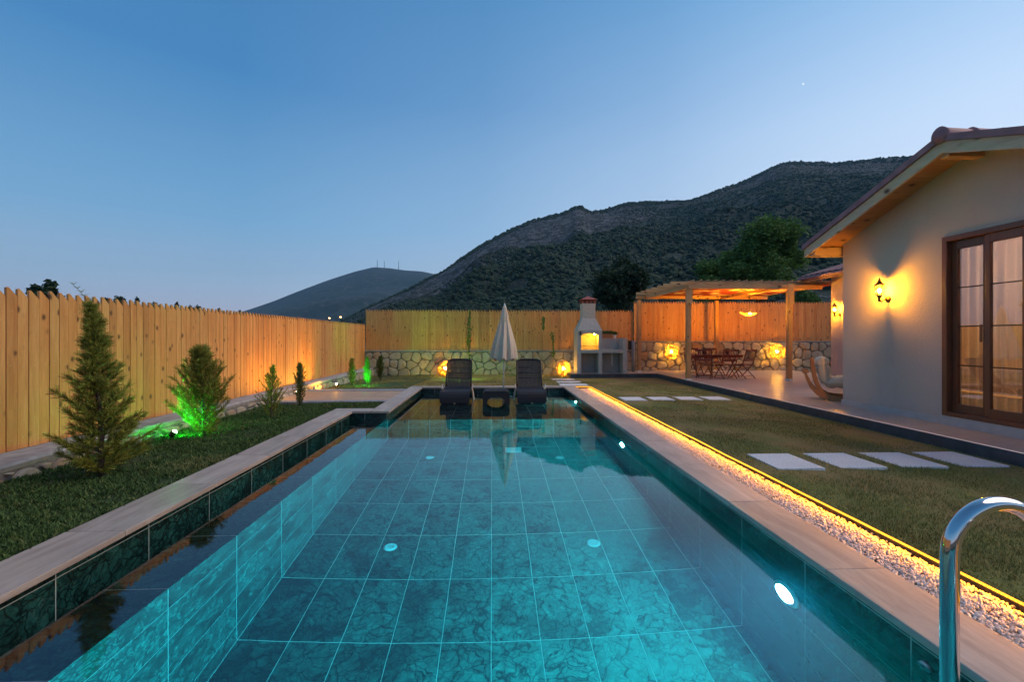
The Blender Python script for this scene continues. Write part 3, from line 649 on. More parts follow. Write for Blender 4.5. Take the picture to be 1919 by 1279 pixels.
# ladder
lad = thing('pool_ladder', 'polished steel pool ladder with curved handrail over the pool edge', 'ladder', (1.70, .95, .14))
for dy in (0.0, -.5):
    P = []; y = .34 + dy
    P += [(-.36, y, -1.1), (-.36, y, -.4), (-.36, y, .2), (-.36, y, .50)]
    for k in range(1, 13): q = pi - (pi - .5) * k / 12; P.append((-.36 + .15 + .15 * cos(q), y, .52 + .15 * sin(q) * (1.0)))
    lx, _, lz = P[-1]
    P += [(lx + .09, y, lz - .045), (lx + .19, y, lz - .13), (lx + .27, y, lz - .26), (lx + .30, y, .3), (lx + .30, y, .0)]
    # smooth with a spline pass
    for _ in range(2):
        Q = [P[0]]
        for a_, b_ in zip(P, P[1:]):
            A, B = Vector(a_), Vector(b_); Q += [tuple(A.lerp(B, .25)), tuple(A.lerp(B, .75))]
        Q.append(P[-1]); P = Q
    b = MB(); b.smooth = True; b.tube(P, .0225, 20); b.build('handrail', METAL, lad)
    b = MB(); b.smooth = True; b.lathe([(.045, .001), (.045, .012), (.026, .02)], 20, Matrix.Translation((P[-1][0], y, 0))); b.build('floor_flange', METAL, lad)
for z in (-.35, -.62, -.9):
    b = MB(); b.box(-.40, -.15, z - .012, -.32, .33, z + .012, bev=.008); b.build('step', METAL, lad)
# ================================================================== WALLS AND FENCES
def clip(poly, m, d):      # keep side where dot(p-m,d)<=0
    out = []
    for i in range(len(poly)):
        a, b = poly[i], poly[(i + 1) % len(poly)]; da = (a[0] - m[0]) * d[0] + (a[1] - m[1]) * d[1]; db = (b[0] - m[0]) * d[0] + (b[1] - m[1]) * d[1]
        if da <= 0: out.append(a)
        if (da < 0 < db) or (db < 0 < da): q = da / (da - db); out.append((a[0] + (b[0] - a[0]) * q, a[1] + (b[1] - a[1]) * q))
    return out
def rubble(mb, L, zlo, ztop, cell, seed, place, depth=.035, gap=.016):
    # zlo, ztop: functions of s. place(s, z, out) -> 3D point
    rg = random.Random(seed); H = max(ztop(s * L / 20) - zlo(s * L / 20) for s in range(21)); z00 = min(zlo(s * L / 20) for s in range(21))
    pts = []; nxx = int(L / cell) + 2; nzz = max(1, round(H / (cell * .82)))
    for i in range(-1, nxx + 1):
        for j in range(-1, nzz + 1):
            pts.append(((i + .5 * (j % 2) + rg.uniform(-.42, .42)) * cell, z00 + (j + .5 + rg.uniform(-.33, .33)) * H / nzz))
    for (x, z) in pts:
        if x < -cell or x > L + cell: continue
        poly = [(max(0, x - cell), z00 - .1), (min(L, x + cell), z00 - .1), (min(L, x + cell), z00 + H), (max(0, x - cell), z00 + H)]
        for (a, c) in pts:
            if (a, c) != (x, z) and abs(a - x) < 2.4 * cell and abs(c - z) < 2.4 * cell:
                poly = clip(poly, ((a + x) / 2, (c + z) / 2), (a - x, c - z))
                if len(poly) < 3: break
        if len(poly) < 3: continue
        sm = min(max(x, 0), L); zt, zl = ztop(sm), zlo(sm)
        poly = [(p[0], min(p[1], zt)) for p in poly]
        cx = sum(p[0] for p in poly) / len(poly); cz = sum(p[1] for p in poly) / len(poly)
        area = abs(sum(poly[i][0] * poly[(i + 1) % len(poly)][1] - poly[(i + 1) % len(poly)][0] * poly[i][1] for i in range(len(poly)))) / 2
        if area < cell * cell * .08: continue
        for _ in range(2):   # round the corners
            q = []
            for i in range(len(poly)):
                a, b = poly[i], poly[(i + 1) % len(poly)]; q += [(a[0] * .78 + b[0] * .22, a[1] * .78 + b[1] * .22), (a[0] * .22 + b[0] * .78, a[1] * .22 + b[1] * .78)]
            poly = q
        g = gap * rg.uniform(.7, 1.6); sc = math.sqrt(area); k0 = 1 - g / sc * 2.0; mb.cur = rg.random(); rings = []
        dp = depth * rg.uniform(.7, 1.25); ph = rg.uniform(0, 50)
        for (k, o) in ((k0, -.01), (k0 * .985, dp * .55), (k0 * .93, dp * .9), (k0 * .6, dp * 1.02), (k0 * .25, dp * 1.05)):
            ring = []
            for p in poly:
                jj = 1 + .06 * noise.noise(Vector((p[0] * 9, p[1] * 9, ph)))
                px, pz = cx + (p[0] - cx) * k * jj, cz + (p[1] - cz) * k * jj
                ring.append(len(mb.v)); mb.v.append(place(px, pz, o + (.010 * noise.noise(Vector((px * 7, pz * 7, ph))) if o > 0 else 0)))
            rings.append(ring)
        n = len(poly)
        for a, b in zip(rings, rings[1:]):
            for i in range(n): mb.face((a[i], a[(i + 1) % n], b[(i + 1) % n], b[i]))
        mb.face(rings[-1])
def pickets(mb, L, z0, z1, pitch, place, seed, rev=False):
    rg = random.Random(seed); n = int(round(L / pitch)); pitch = L / n; wdt = pitch - .0065
    for i in range(n):
        s = i * pitch; mb.cur = rg.random(); zt = z1 + rg.uniform(-.006, .006); o = rg.uniform(-.003, .003); tl = rg.uniform(-.0012, .0012)
        hi, lo = (0, wdt) if not rev else (wdt, 0)
        fr = .17 * wdt if not rev else .70 * wdt
        prof = [(s, z0), (s + wdt, z0), (s + lo, zt - .082), (s + fr, zt), (s + hi, zt - .006)] if not rev else [(s, z0), (s + wdt, z0), (s + hi, zt - .006), (s + fr, zt), (s + lo, zt - .082)]
        b = len(mb.v)
        for (a, z) in prof: mb.v.append(place(a + tl, z, o + .011))
        for (a, z) in prof: mb.v.append(place(a + tl, z, o - .011))
        mb.face([b + k for k in range(5)]); mb.face([b + 5 + k for k in reversed(range(5))])
        for k in range(5): mb.face((b + k, b + 5 + k, b + 5 + (k + 1) % 5, b + (k + 1) % 5))
# left boundary: direction from near to far
A, B = Vector((-4.46, -2.6)), Vector((-4.44, 16.25)); D = (B - A); LL = D.length; D.normalize(); NRM = Vector((D.y, -D.x))  # towards the pool
def pl(s, z, o): return (A.x + D.x * s + NRM.x * o, A.y + D.y * s + NRM.y * o, z)
f = thing('picket_fence', 'long pine picket fence with slanted tops along the left side of the garden', 'fence', (0, 0, 0))
mb = MB(); pickets(mb, LL - .03, .25, 1.76, .103, lambda s, z, o: pl(s, z, o), 1); mb.build('picket_panel', m_pine, f)
for z in (.45, .98, 1.5):
    mb = MB()
    for k in range(7):
        a, b_ = LL * k / 7 + .002, LL * (k + 1) / 7 - .002; mb.cur = random.random()
        mb.add([pl(a, z, -.012), pl(b_, z, -.012), pl(b_, z, -.05), pl(a, z, -.05), pl(a, z + .07, -.012), pl(b_, z + .07, -.012), pl(b_, z + .07, -.05), pl(a, z + .07, -.05)], [(0, 1, 2, 3), (4, 5, 6, 7), (0, 1, 5, 4), (1, 2, 6, 5), (2, 3, 7, 6), (3, 0, 4, 7)])
    mb.build('rail', m_pine_y, f)
mb = MB(); mb.smooth = True; rg = random.Random(3); npk = int(round((LL - .03) / .103)); pk = (LL - .03) / npk
for i in range(npk):
    if not 4.5 < i * pk < 13: continue
    for z in (.35, .52, 1.03, 1.05, 1.55):
        if z in (.52, 1.05) and rg.random() < .5: continue
        s = (i + .5) * pk + rg.uniform(-.02, .02); zz = z + rg.uniform(-.008, .008); c = [pl(s + .0036 * cos(q * pi / 3), zz + .0036 * sin(q * pi / 3), .0155) for q in range(6)]
        b = len(mb.v); mb.v += c; mb.face(range(b, b + 6))
struct(mb.build('screw_heads', m_grill, f, fixn=False), 'stuff')
w_ = thing('stone_wall', 'low rubble stone wall with grey cap under the left fence', 'wall', (0, 0, 0))
fo = lambda s: .47 - .17 * smst((s - 4) / 9)
mb = MB(); rubble(mb, LL, lambda s: -.1, lambda s: .19, .27, 21, lambda s, z, o: pl(s, z, fo(s) + o), .04, .02); mb.build('stones', m_stone, w_)
mb = MB()
for k in range(31): s_ = LL * k / 30; mb.v += [pl(s_, -.15, -.1), pl(s_, -.15, fo(s_)), pl(s_, .2, fo(s_)), pl(s_, .2, -.1)]
for k in range(30):
    for i in range(3): a = k * 4 + i; mb.face((a, a + 4, a + 5, a + 1))
mb.build('mortar', m_mortar, w_)
mb = MB(); NS = 90
for k in range(NS + 1):
    s = LL * k / NS; e = fo(s) + .012 + .018 * noise.noise(Vector((s * 1.5, 0, 0))) + .01 * noise.noise(Vector((s * 6, 2, 0))); zz = .247 + .004 * noise.noise(Vector((s * 2, 5, 0))); lo = .19 + .02 * noise.noise(Vector((s * 3.1, 9, 0)))
    mb.v += [pl(s, zz, -.1), pl(s, zz, e - .03), pl(s, zz - .02, e), pl(s, lo, e - .008)]
for k in range(NS):
    for i in range(3): a = k * 4 + i; mb.face((a, a + 4, a + 5, a + 1))
mb.build('cap', m_concrete, w_)

# back boundary
def pb(yy): return lambda s, z, o: (-3.9 + s, yy - o, z)
FX = 4.46      # the fence steps up here
BACK = []
f = thing('picket_fence', 'pine picket fence on the back wall behind the loungers and parasol', 'fence', (0, 0, 0))
mb = MB(); pickets(mb, FX + 3.9, .905, 2.17, .083, pb(14.36), 2); mb.build('picket_panel', m_pine, f)
for z in (1.05, 1.5, 1.95):
    mb = MB()
    for k in range(4): mb.cur = random.random(); mb.box(-3.9 + 2.09 * k, 14.375, z, -3.9 + 2.09 * (k + 1) - .003, 14.41, z + .07)
    mb.build('rail', m_pine_x, f)
BACK.append(f)
w_ = thing('stone_wall', 'cream rubble stone wall behind the pool loungers and parasol', 'wall', (0, 0, 0))
mb = MB(); rubble(mb, FX + 3.9, lambda s: .05, lambda s: .86, .31, 22, pb(14.30), .045, .008); mb.build('stones', m_stone, w_)
mb = MB(); mb.box(-3.9, 14.3, -.1, FX - .01, 14.6, .87); mb.build('mortar', m_mortar, w_)
mb = MB(); mb.box(-3.9, 14.27, .872, FX - .01, 14.6, .904, bev=.006); mb.build('cap', m_concrete, w_); BACK.append(w_)
def pb2(yy): return lambda s, z, o: (FX + s, yy - o, z)
f = thing('picket_fence', 'taller pine picket fence behind the pergola and dining set', 'fence', (0, 0, 0))
mb = MB(); pickets(mb, 7.5, 1.185, 2.44, .083, pb2(14.28), 4); mb.build('picket_panel', m_pine, f)
for z in (1.3, 1.8, 2.2):
    mb = MB()
    for k in range(3): mb.cur = random.random(); mb.box(FX + 2.5 * k, 14.295, z, FX + 2.5 * (k + 1) - .003, 14.33, z + .07)
    mb.build('rail', m_pine_x, f)
BACK.append(f)
w_ = thing('stone_wall', 'taller rubble stone wall at the back of the pergola terrace', 'wall', (0, 0, 0))
mb = MB(); rubble(mb, 7.5, lambda s: .1, lambda s: 1.15, .31, 23, pb2(14.17), .045, .008); mb.build('stones', m_stone, w_)
mb = MB(); mb.box(FX, 14.17, 0, FX + 7.5, 14.5, 1.16); mb.build('mortar', m_mortar, w_)
mb = MB(); mb.box(FX, 14.14, 1.162, FX + 7.5, 14.5, 1.184, bev=.005); mb.build('cap', m_concrete, w_); BACK.append(w_)
p = thing('utility_post', 'grey pipe post with a black box beside the barbecue', 'post', (4.36, 14.05, TZ))
b = MB(); b.smooth = True; b.tube([(0, 0, 0), (0, 0, .96)], .05, 14); b.build('pipe', m_greypipe, p)
b = MB(); b.box(-.15, -.03, .68, -.055, .03, .96, bev=.01); b.build('box', m_black, p)
scale_about_camera(1.129, *BACK); scale_about_camera(1.1, p)
# ================================================================== HOUSE
HX = 5.52; HY0, HY1 = 2.94, 7.0; RY = 4.97
house = thing('house', 'cream plastered bungalow with pine eaves, plum tiled roof and brown glazed door', 'house', (0, 0, 0))
OX = HX - .45; PS = .345; ZR = 3.385         # rake plane x, roof slope, z of fascia bottom at the ridge
def zr(y): return ZR - abs(y - RY) * PS
DY0, DY1, DZ0, DZ1 = 3.62, 5.40, .35, 2.525
b = MB()
zt = lambda y: zr(y) + .10
b.prism([(DY1, TZ), (HY1, TZ), (HY1, zt(HY1)), (DY1, zt(DY1))], 0, HX, HX + .25)
b.prism([(HY0, TZ), (DY0, TZ), (DY0, zt(DY0)), (HY0, zt(HY0))], 0, HX, HX + .25)
b.prism([(DY0, DZ1), (DY1, DZ1), (DY1, zt(DY1)), (RY, zt(RY)), (DY0, zt(DY0))], 0, HX, HX + .25)
b.box(HX, DY0, TZ, HX + .25, DY1, DZ0)
b.box(HX + .25, HY1 - .25, TZ, 8.3, HY1, zt(HY1)); b.box(HX + .25, HY0, TZ, 12, HY0 + .25, zt(HY0))
b.build('wall', m_plaster, house)
b = MB(); b.prism([(HY1, TZ - .1), (10.8, TZ - .1), (10.8, 2.86), (HY1, 2.86)], 0, 8.22, 8.47); b.box(8.47, 10.55, TZ - .1, 12, 10.8, 2.86); b.build('wing_wall', m_plaster, house)
for bx in ((HX - .016, DY1 + .02, TZ, HX - .002, HY1 + .014, TZ + .085), (HX - .0, HY1 + .002, TZ, 8.21, HY1 + .016, TZ + .085), (HX - .016, HY0, TZ, HX - .002, DY0 - .02, TZ + .085)): b = MB(); b.box(*bx); b.build('skirting', m_skirt, house)
b = MB(); b.box(HX - .03, DY0 - .02, TZ, HX - .004, DY1 + .018, DZ0 - .004, bev=.004); b.build('door_plinth', m_skirt, house)
# roof of the main block
XE = 12.0; EY = HY1 + .23; EY0 = HY0 - .23
def slab(mb, y0, y1, x0, x1, lo, hi):
    mb.prism([(y0, zr(y0) + lo), (y1, zr(y1) + lo), (y1, zr(y1) + hi), (y0, zr(y0) + hi)], 0, x0, x1)
for side in (0, 1):
    b = MB(); ya, yb = (RY, EY) if side == 0 else (EY0, RY)
    n = 22
    for k in range(n):       # ceiling planks of the overhang run along x
        y0 = ya + (yb - ya) * k / n; y1 = ya + (yb - ya) * (k + 1) / n - .003; b.cur = random.random(); slab(b, y0, y1, OX + .034, XE, .085, .103)
    b.build('soffit', m_soffit, house)
    b = MB(); 
    if side == 0: b.prism([(RY + .0008, zr(RY)), (EY, zr(EY)), (EY, zr(EY) + .135), (RY + .0008, zr(RY) + .135)], 0, OX, OX + .032)
    else: b.prism([(EY0, zr(EY0)), (RY - .0008, zr(RY)), (RY - .0008, zr(RY) + .135), (EY0, zr(EY0) + .135)], 0, OX, OX + .032)
    b.cur = .3 + .4 * side; b.build('fascia', m_fascia, house)
    b = MB(); ye = EY if side == 0 else EY0 - .03
    b.box(OX + .0, ye, zr(EY) - .0, XE, ye + .03, zr(EY) + .13); b.build('eave_board', m_pine_x, house)
# purlins carried through the gable
for (yy, dz) in ((RY, .0), (EY - .12, .0), (EY - 1.15, 0), (EY0 + .12, .0)):
    b = MB(); zc = zr(yy) + .0; b.cur = random.random(); b.box(OX + .034, yy - .055, zc - .05, HX + .2, yy + .055, zc + .083, bev=.004); 
    if abs(yy - (EY - 1.15)) > .01: b.build('purlin', m_pine_x, house)
# tile covering: slightly wavy sheet with a verge strip
for side in (0, 1):
    b = MB(); b.smooth = True; ye = EY + .05 if side == 0 else EY0 - .05; nx_, ny_ = 260, 14
    for i in range(nx_ + 1):
        x = OX - .02 + (XE - OX) * i / nx_; wv = .018 * abs(sin(pi * (x - OX + .02) / .2))
        for j in range(ny_ + 1):
            y = RY + (ye - RY) * j / ny_; b.v.append((x, y, zr(y) + .175 + wv + .012 * ((j % 2))))
    for i in range(nx_):
        for j in range(ny_): a = i * (ny_ + 1) + j; b.face((a, a + 1, a + ny_ + 2, a + ny_ + 1))
    b.build('roof_tiles', m_roof, house)
    b = MB(); ya, yb = (RY, ye) if side == 0 else (ye, RY)
    b.prism([(ya, zr(ya) + .137), (yb, zr(yb) + .137), (yb, zr(yb) + .215), (ya, zr(ya) + .215)], 0, OX - .026, OX + .16); b.build('verge_tiles', m_roof, house)
b = MB(); b.smooth = True
for k in range(14):
    x0 = OX - .03 + k * .36; M_ = Matrix.Translation((x0, RY, ZR + .20)) @ Matrix.Rotation(R(90), 4, 'Y')
    b.lathe([(.085 + .012, 0), (.085, .05), (.075, .36)], 16, M_)
b.build('ridge_cap', m_roof, house)
# wing roof
EX = 7.77; S2 = .30
b = MB(); b.box(EX, 7.3, 2.68, EX + .03, 11.18, 2.80); b.prism([(EX, 2.68), (12, 2.68 + 4.23 * S2), (12, 2.80 + 4.23 * S2), (EX, 2.80)], 1, 11.18, 11.21); b.build('wing_fascia', m_pine_y, house)
b = MB(); b.prism([(EX + .03, 2.79), (12, 2.79 + 4.2 * S2), (12, 2.81 + 4.2 * S2), (EX + .03, 2.81)], 1, 7.3, 11.18); b.build('wing_soffit', m_soffit, house)
b = MB(); b.smooth = True; nn = 60
for j in range(nn + 1):
    y = 7.26 + (11.26 - 7.26) * j / nn; wv = .02 * abs(sin(pi * (y - 7.26) / .2))
    for i in range(9): x = EX - .07 + 4.3 * i / 8; b.v.append((x, y, 2.835 + (x - EX) * S2 + wv))
for j in range(nn):
    for i in range(8): a = j * 9 + i; b.face((a, a + 1, a + 10, a + 9))
b.build('wing_roof_tiles', m_redroof, house)
b = MB(); b.smooth = True; b.tube([(EX - .055, 7.28, 2.765), (EX - .055, 11.25, 2.76)], .045, 10); b.build('gutter', m_roof, house)
for k in range(8): yy = 7.5 + k * .5; b = MB(); b.cur = .1 * k; b.prism([(EX + .033, 2.69), (8.22, 2.69 + .42 * S2), (8.22, 2.78 + .42 * S2), (EX + .033, 2.78)], 1, yy, yy + .06); b.build('rafter', m_pine_x, house)
# sliding door
door = MB(); fx0, fx1 = HX - .012, HX + .13
for (y0, y1, z0, z1) in ((DY0, DY0 + .06, DZ0, DZ1), (DY1 - .06, DY1, DZ0, DZ1), (DY0 + .06, DY1 - .06, DZ1 - .06, DZ1), (DY0 + .06, DY1 - .06, DZ0, DZ0 + .05)): door.box(fx0, y0, z0, fx1, y1, z1, bev=.004)
dr = door.build('door', m_doorw, house)
m_gasket = plain('door_seal', (.02, .015, .012), .5)
t = NT('door_glass'); lw = t.n('ShaderNodeLayerWeight', {'Blend': .5}).outputs['Facing']; fr = t.n('ShaderNodeMath', {0: t.m('MULTIPLY', t.m('POWER', lw, 3.), .85), 1: .13}, operation='ADD'); g = t.n('ShaderNodeBsdfGlossy', {'Roughness': .0, 'Color': (1, 1, 1, 1)}); tr = t.n('ShaderNodeBsdfTransparent', {'Color': (.86, .88, .88, 1)})
m_glass = t.surf(t.n('ShaderNodeMixShader', {0: fr.outputs[0], 1: tr, 2: g}))
t = NT('curtain_linen'); o = t.obj(); n = t.noise(t.scale(o, (1, 60, 60)), 3, 3); col = t.ramp(n, [(.3, (.50, .36, .27)), (.7, (.60, .45, .35))])
d = t.n('ShaderNodeBsdfDiffuse', {'Color': col}); tl = t.n('ShaderNodeBsdfTranslucent', {'Color': col}); m_curt = t.surf(t.n('ShaderNodeMixShader', {0: .5, 1: d, 2: tl}))
edges = [DY1 - .06, 4.93, 4.52, 4.10, DY0 + .06]; xo = [.06, .02, .06, .02]
for k in range(4):
    ya, yb = edges[k], edges[k + 1]; x0 = HX + xo[k]; x1 = x0 + .04
    pn = MB(); stl = .05 if k else .06
    for (y0, y1, z0, z1) in ((yb, yb + stl, DZ0 + .052, DZ1 - .062), (ya - stl, ya, DZ0 + .052, DZ1 - .062), (yb + stl, ya - stl, DZ1 - .062 - .10, DZ1 - .062), (yb + stl, ya - stl, DZ0 + .052, DZ0 + .052 + .10)): pn.box(x0, y0, z0, x1, y1, z1, bev=.005)
    po = pn.build('door_panel', m_doorw, house)
    gb = MB(); gb.box(x0 + .018, yb + stl, DZ0 + .152, x0 + .022, ya - stl, DZ1 - .162); gb.build('pane', m_glass, po)
    H_ = DZ1 - .162 - (DZ0 + .152)
    for q in (1, 2, 3): zz = DZ0 + .152 + H_ * q / 4; gb = MB(); gb.box(x0 + .010, yb + stl, zz - .007, x0 + .0165, ya - stl, zz + .007); gb.build('glazing_bar', m_gasket, po)
b = MB(); b.box(HX + .012, 4.955, 1.25, HX + .019, 4.985, 1.45, bev=.003); b.build('handle', m_doorw, dr)
# room behind the door: floor, curtain and side walls
b = MB(); b.smooth = True; yy = [DY0 - .2 + .012 * i for i in range(int((DY1 - DY0 + .45) / .012))]
for y in yy:
    x = HX + .31 + .022 * sin(y * 62) + .012 * sin(y * 23 + 1); b.v += [(x, y, .33), (x, y, 2.60)]
for i in range(len(yy) - 1): b.face((2 * i, 2 * i + 2, 2 * i + 3, 2 * i + 1))
b.build('curtain', m_curt, house)
b = MB(); b.box(HX + .26, 3.2, .30, 8.2, 6.7, .33); b.build('room_floor', m_terr, house)
b = MB(); b.box(8.0, 3.3, .33, 8.1, 6.7, 2.9); b.box(HX + .26, 3.2, .33, 8.1, 3.3, 2.9); b.box(HX + .26, 6.7, .33, 8.1, 6.74, 2.9); b.box(HX + .26, 3.3, 2.72, 8.0, 6.7, 2.76); b.build('room_walls', m_plaster, house)
point('room_lamp', (6.9, 4.9, 2.3), ROOMP, (1, .62, .32), .1, house)

# wall lanterns
m_bulb = glow('warm_bulb', (1.0, .62, .16), 60)
t = NT('lantern_glass'); lw = t.n('ShaderNodeLayerWeight', {'Blend': .5}).outputs['Facing']; fr = t.n('ShaderNodeMath', {0: t.m('MULTIPLY', t.m('POWER', lw, 3.), .5), 1: .04}, operation='ADD'); g = t.n('ShaderNodeBsdfGlossy', {'Roughness': .1}); tr = t.n('ShaderNodeBsdfTransparent', {'Color': (1, .96, .86, 1)})
m_lglass = t.surf(t.n('ShaderNodeMixShader', {0: fr.outputs[0], 1: tr, 2: g}))
def lantern(label, x, y, z, power):
    rt = thing('wall_lantern', label, 'wall lamp', (x, y, z), 0, 'lanterns on the house wall')     # faces -x; z is the lantern centre; x on the wall
    lx = -.13
    T = Matrix.Translation((lx, 0, 0))
    b = MB(); b.smooth = True; b.lathe([(.012, -.165), (.02, -.14), (.012, -.125), (.024, -.10), (.032, -.085), (.034, -.078), (.0, -.078)], 18, T); b.build('base', m_bronze, rt)
    b = MB(); b.smooth = True; b.lathe([(.060, .060), (.066, .066), (.045, .085), (.03, .10), (.022, .118), (.012, .13), (.016, .142), (.006, .155), (.002, .175)], 18, T); b.build('cap', m_bronze, rt)
    for k in range(6):
        q = pi / 3 * k + .3; b = MB(); b.smooth = True; b.tube([(lx + cos(q) * .036, sin(q) * .036, -.08), (lx + cos(q) * .056, sin(q) * .056, .062)], .0035, 6); b.build('bar', m_bronze, rt)
    b = MB(); b.lathe([(.033, -.078), (.053, .060)], 6, T @ Matrix.Rotation(.3, 4, 'Z'), cap=False); b.build('glass', m_lglass, rt)
    b = MB(); b.smooth = True; b.add([p * .026 for p in ICO2[0]], ICO2[1], Matrix.Translation((lx, 0, -.01))); b.build('bulb', m_bulb, rt)
    b = MB(); b.smooth = True; b.lathe([(.045, 0), (.042, .012), (.02, .02), (.012, .03)], 16, Matrix.Translation((0, 0, -.13)) @ Matrix.Rotation(R(-90), 4, 'Y')); b.build('wall_plate', m_bronze, rt)
    b = MB(); b.smooth = True; b.tube([(-.01, 0, -.13), (-.04, 0, -.128), (-.07, 0, -.145), (-.10, 0, -.165), (-.13, 0, -.155)], .009, 8); b.tube([(-.03, 0, -.12), (-.055, 0, -.10), (-.04, 0, -.085)], .006, 6); b.build('arm', m_bronze, rt)
    point('lantern_light', (lx, 0, -.01), power, (1.0, .40, .006), .036, rt); scale_about_camera(1.1, rt)
lantern('black and bronze wall lantern glowing on the house front beside the door', HX, 6.17, 1.965, LANP)
lantern('more distant glowing wall lantern on the recessed wing near the pergola', 8.22, 10.52, 1.97, LANP * .9)

# ================================================================== PERGOLA
per = thing('pergola', 'pine pergola with red and tan woven shade over the terrace', 'pergola', (0, 0, 0))
PZ = 2.50
def post(x, y, z1, s=.105, name='post'):
    b = MB(); b.cur = random.random(); b.box(x - s / 2, y - s / 2, TZ + .02, x + s / 2, y + s / 2, z1, bev=.006); return b.build(name, m_post, per)
for (x, y) in ((4.84, 11.15), (7.27, 10.95), (4.52, 13.95), (6.98, 14.02)):
    o_ = post(x, y, PZ - .05)
    b = MB(); b.box(x - .06, y - .06, TZ, x + .06, y + .06, TZ + .05); b.build('shoe', m_white, per)
    if y < 13: b = MB(); b.box(x - .075, y - .0825, PZ - .38, x + .075, y - .0545, PZ + .11, bev=.004); b.cur = .4; b.build('bracket', m_post, per)
b = MB(); b.cur = .3; b.box(4.80, 11.04, PZ, 8.18, 11.10, PZ + .10, bev=.004); b.build('front_beam', m_pine_x, per)
b = MB(); b.cur = .6; b.prism([(11.11, PZ - .0), (14.12, PZ - .0), (14.12, PZ + .10), (11.11, PZ + .10)], 0, 4.74, 4.80); b.build('side_beam', m_pine_y, per)
b = MB(); b.cur = .8; b.box(4.45, 14.0, PZ, 8.6, 14.06, PZ + .1, bev=.004); b.build('back_beam', m_pine_x, per)
b = MB(); b.cur = .1; b.prism([(11.11, PZ), (13.99, PZ), (13.99, PZ + .10), (11.11, PZ + .10)], 0, 7.1, 7.16); b.build('middle_beam', m_pine_y, per)
for k in range(7):
    y = 11.2 + k * .45; b = MB(); b.cur = random.random(); b.box(4.42, y, PZ + .112, 8.6, y + .055, PZ + .192, bev=.004); b.build('rafter', m_pine_x, per)
for k in range(20): x = 4.9 + k * .19; b = MB(); b.cur = random.random(); b.box(x, 11.0, PZ + .192, x + .035, 14.1, PZ + .215); b.build('batten', m_pine_y, per)
t = NT('woven_shade'); o = t.obj(); b_ = t.n('ShaderNodeTexBrick', {'Vector': o, 'Color1': (0, 0, 0, 1), 'Color2': (1, 1, 1, 1), 'Mortar': (.3, .3, .3, 1), 'Scale': 1.0, 'Mortar Size': .004, 'Brick Width': .27, 'Row Height': .27, 'Bias': -.1})
cc = t.mix(t.ramp(b_.outputs['Color'], [(.45, 0.), (.55, 1.)]), (.22, .008, .006), (.72, .56, .32)); wv = t.noise(t.scale(o, (90, 90, 1)), 1., 2)
m_shade = t.pbr(t.mix(t.m('MULTIPLY', wv, .5), cc, t.mix(1., cc, (.6, .6, .6), 'MULTIPLY')), .85, 0, t.bump(wv, .4, .003))
b = MB(); b.box(4.86, 11.06, PZ + .101, 8.5, 14.05, PZ + .107); b.build('shade_cloth', m_shade, per)
pd = thing('pendant_lamp', 'boat shaped woven pendant lamp glowing under the pergola', 'pendant lamp', (7.03, 12.3, 1.97))
m_rattan_glow = leaf_mat('rattan', (.45, .25, .08), (.55, .32, .10), (.62, .38, .14))
b = MB(); b.smooth = True; nu, nv = 16, 10
for i in range(nu + 1):
    for j in range(nv + 1):
        u = -1 + 2 * i / nu; v = -1 + 2 * j / nv; wd = .13 * math.sqrt(max(0, 1 - u * u)) + .002
        b.v.append((u * .26, v * wd, -.075 + .11 * u * u + .05 * v * v * (1 - u * u)))
for i in range(nu):
    for j in range(nv): a = i * (nv + 1) + j; b.face((a, a + 1, a + nv + 2, a + nv + 1))
b.build('shade', m_rattan_glow, pd)
b = MB(); b.smooth = True; b.add([p * .032 for p in ICO2[0]], ICO2[1], Matrix.Translation((.03, 0, -.02))); b.build('bulb', m_bulb, pd)
b = MB(); b.tube([(.03, 0, .02), (.03, 0, .58)], .005, 6); b.tube([(.03, 0, -.02), (.03, 0, .05)], .015, 8); b.build('cord', m_black, pd)
point('pendant_light', (.03, 0, .02), PENP, (1, .36, .015), .03, pd)
scale_about_camera(1.1, house, per, pd)
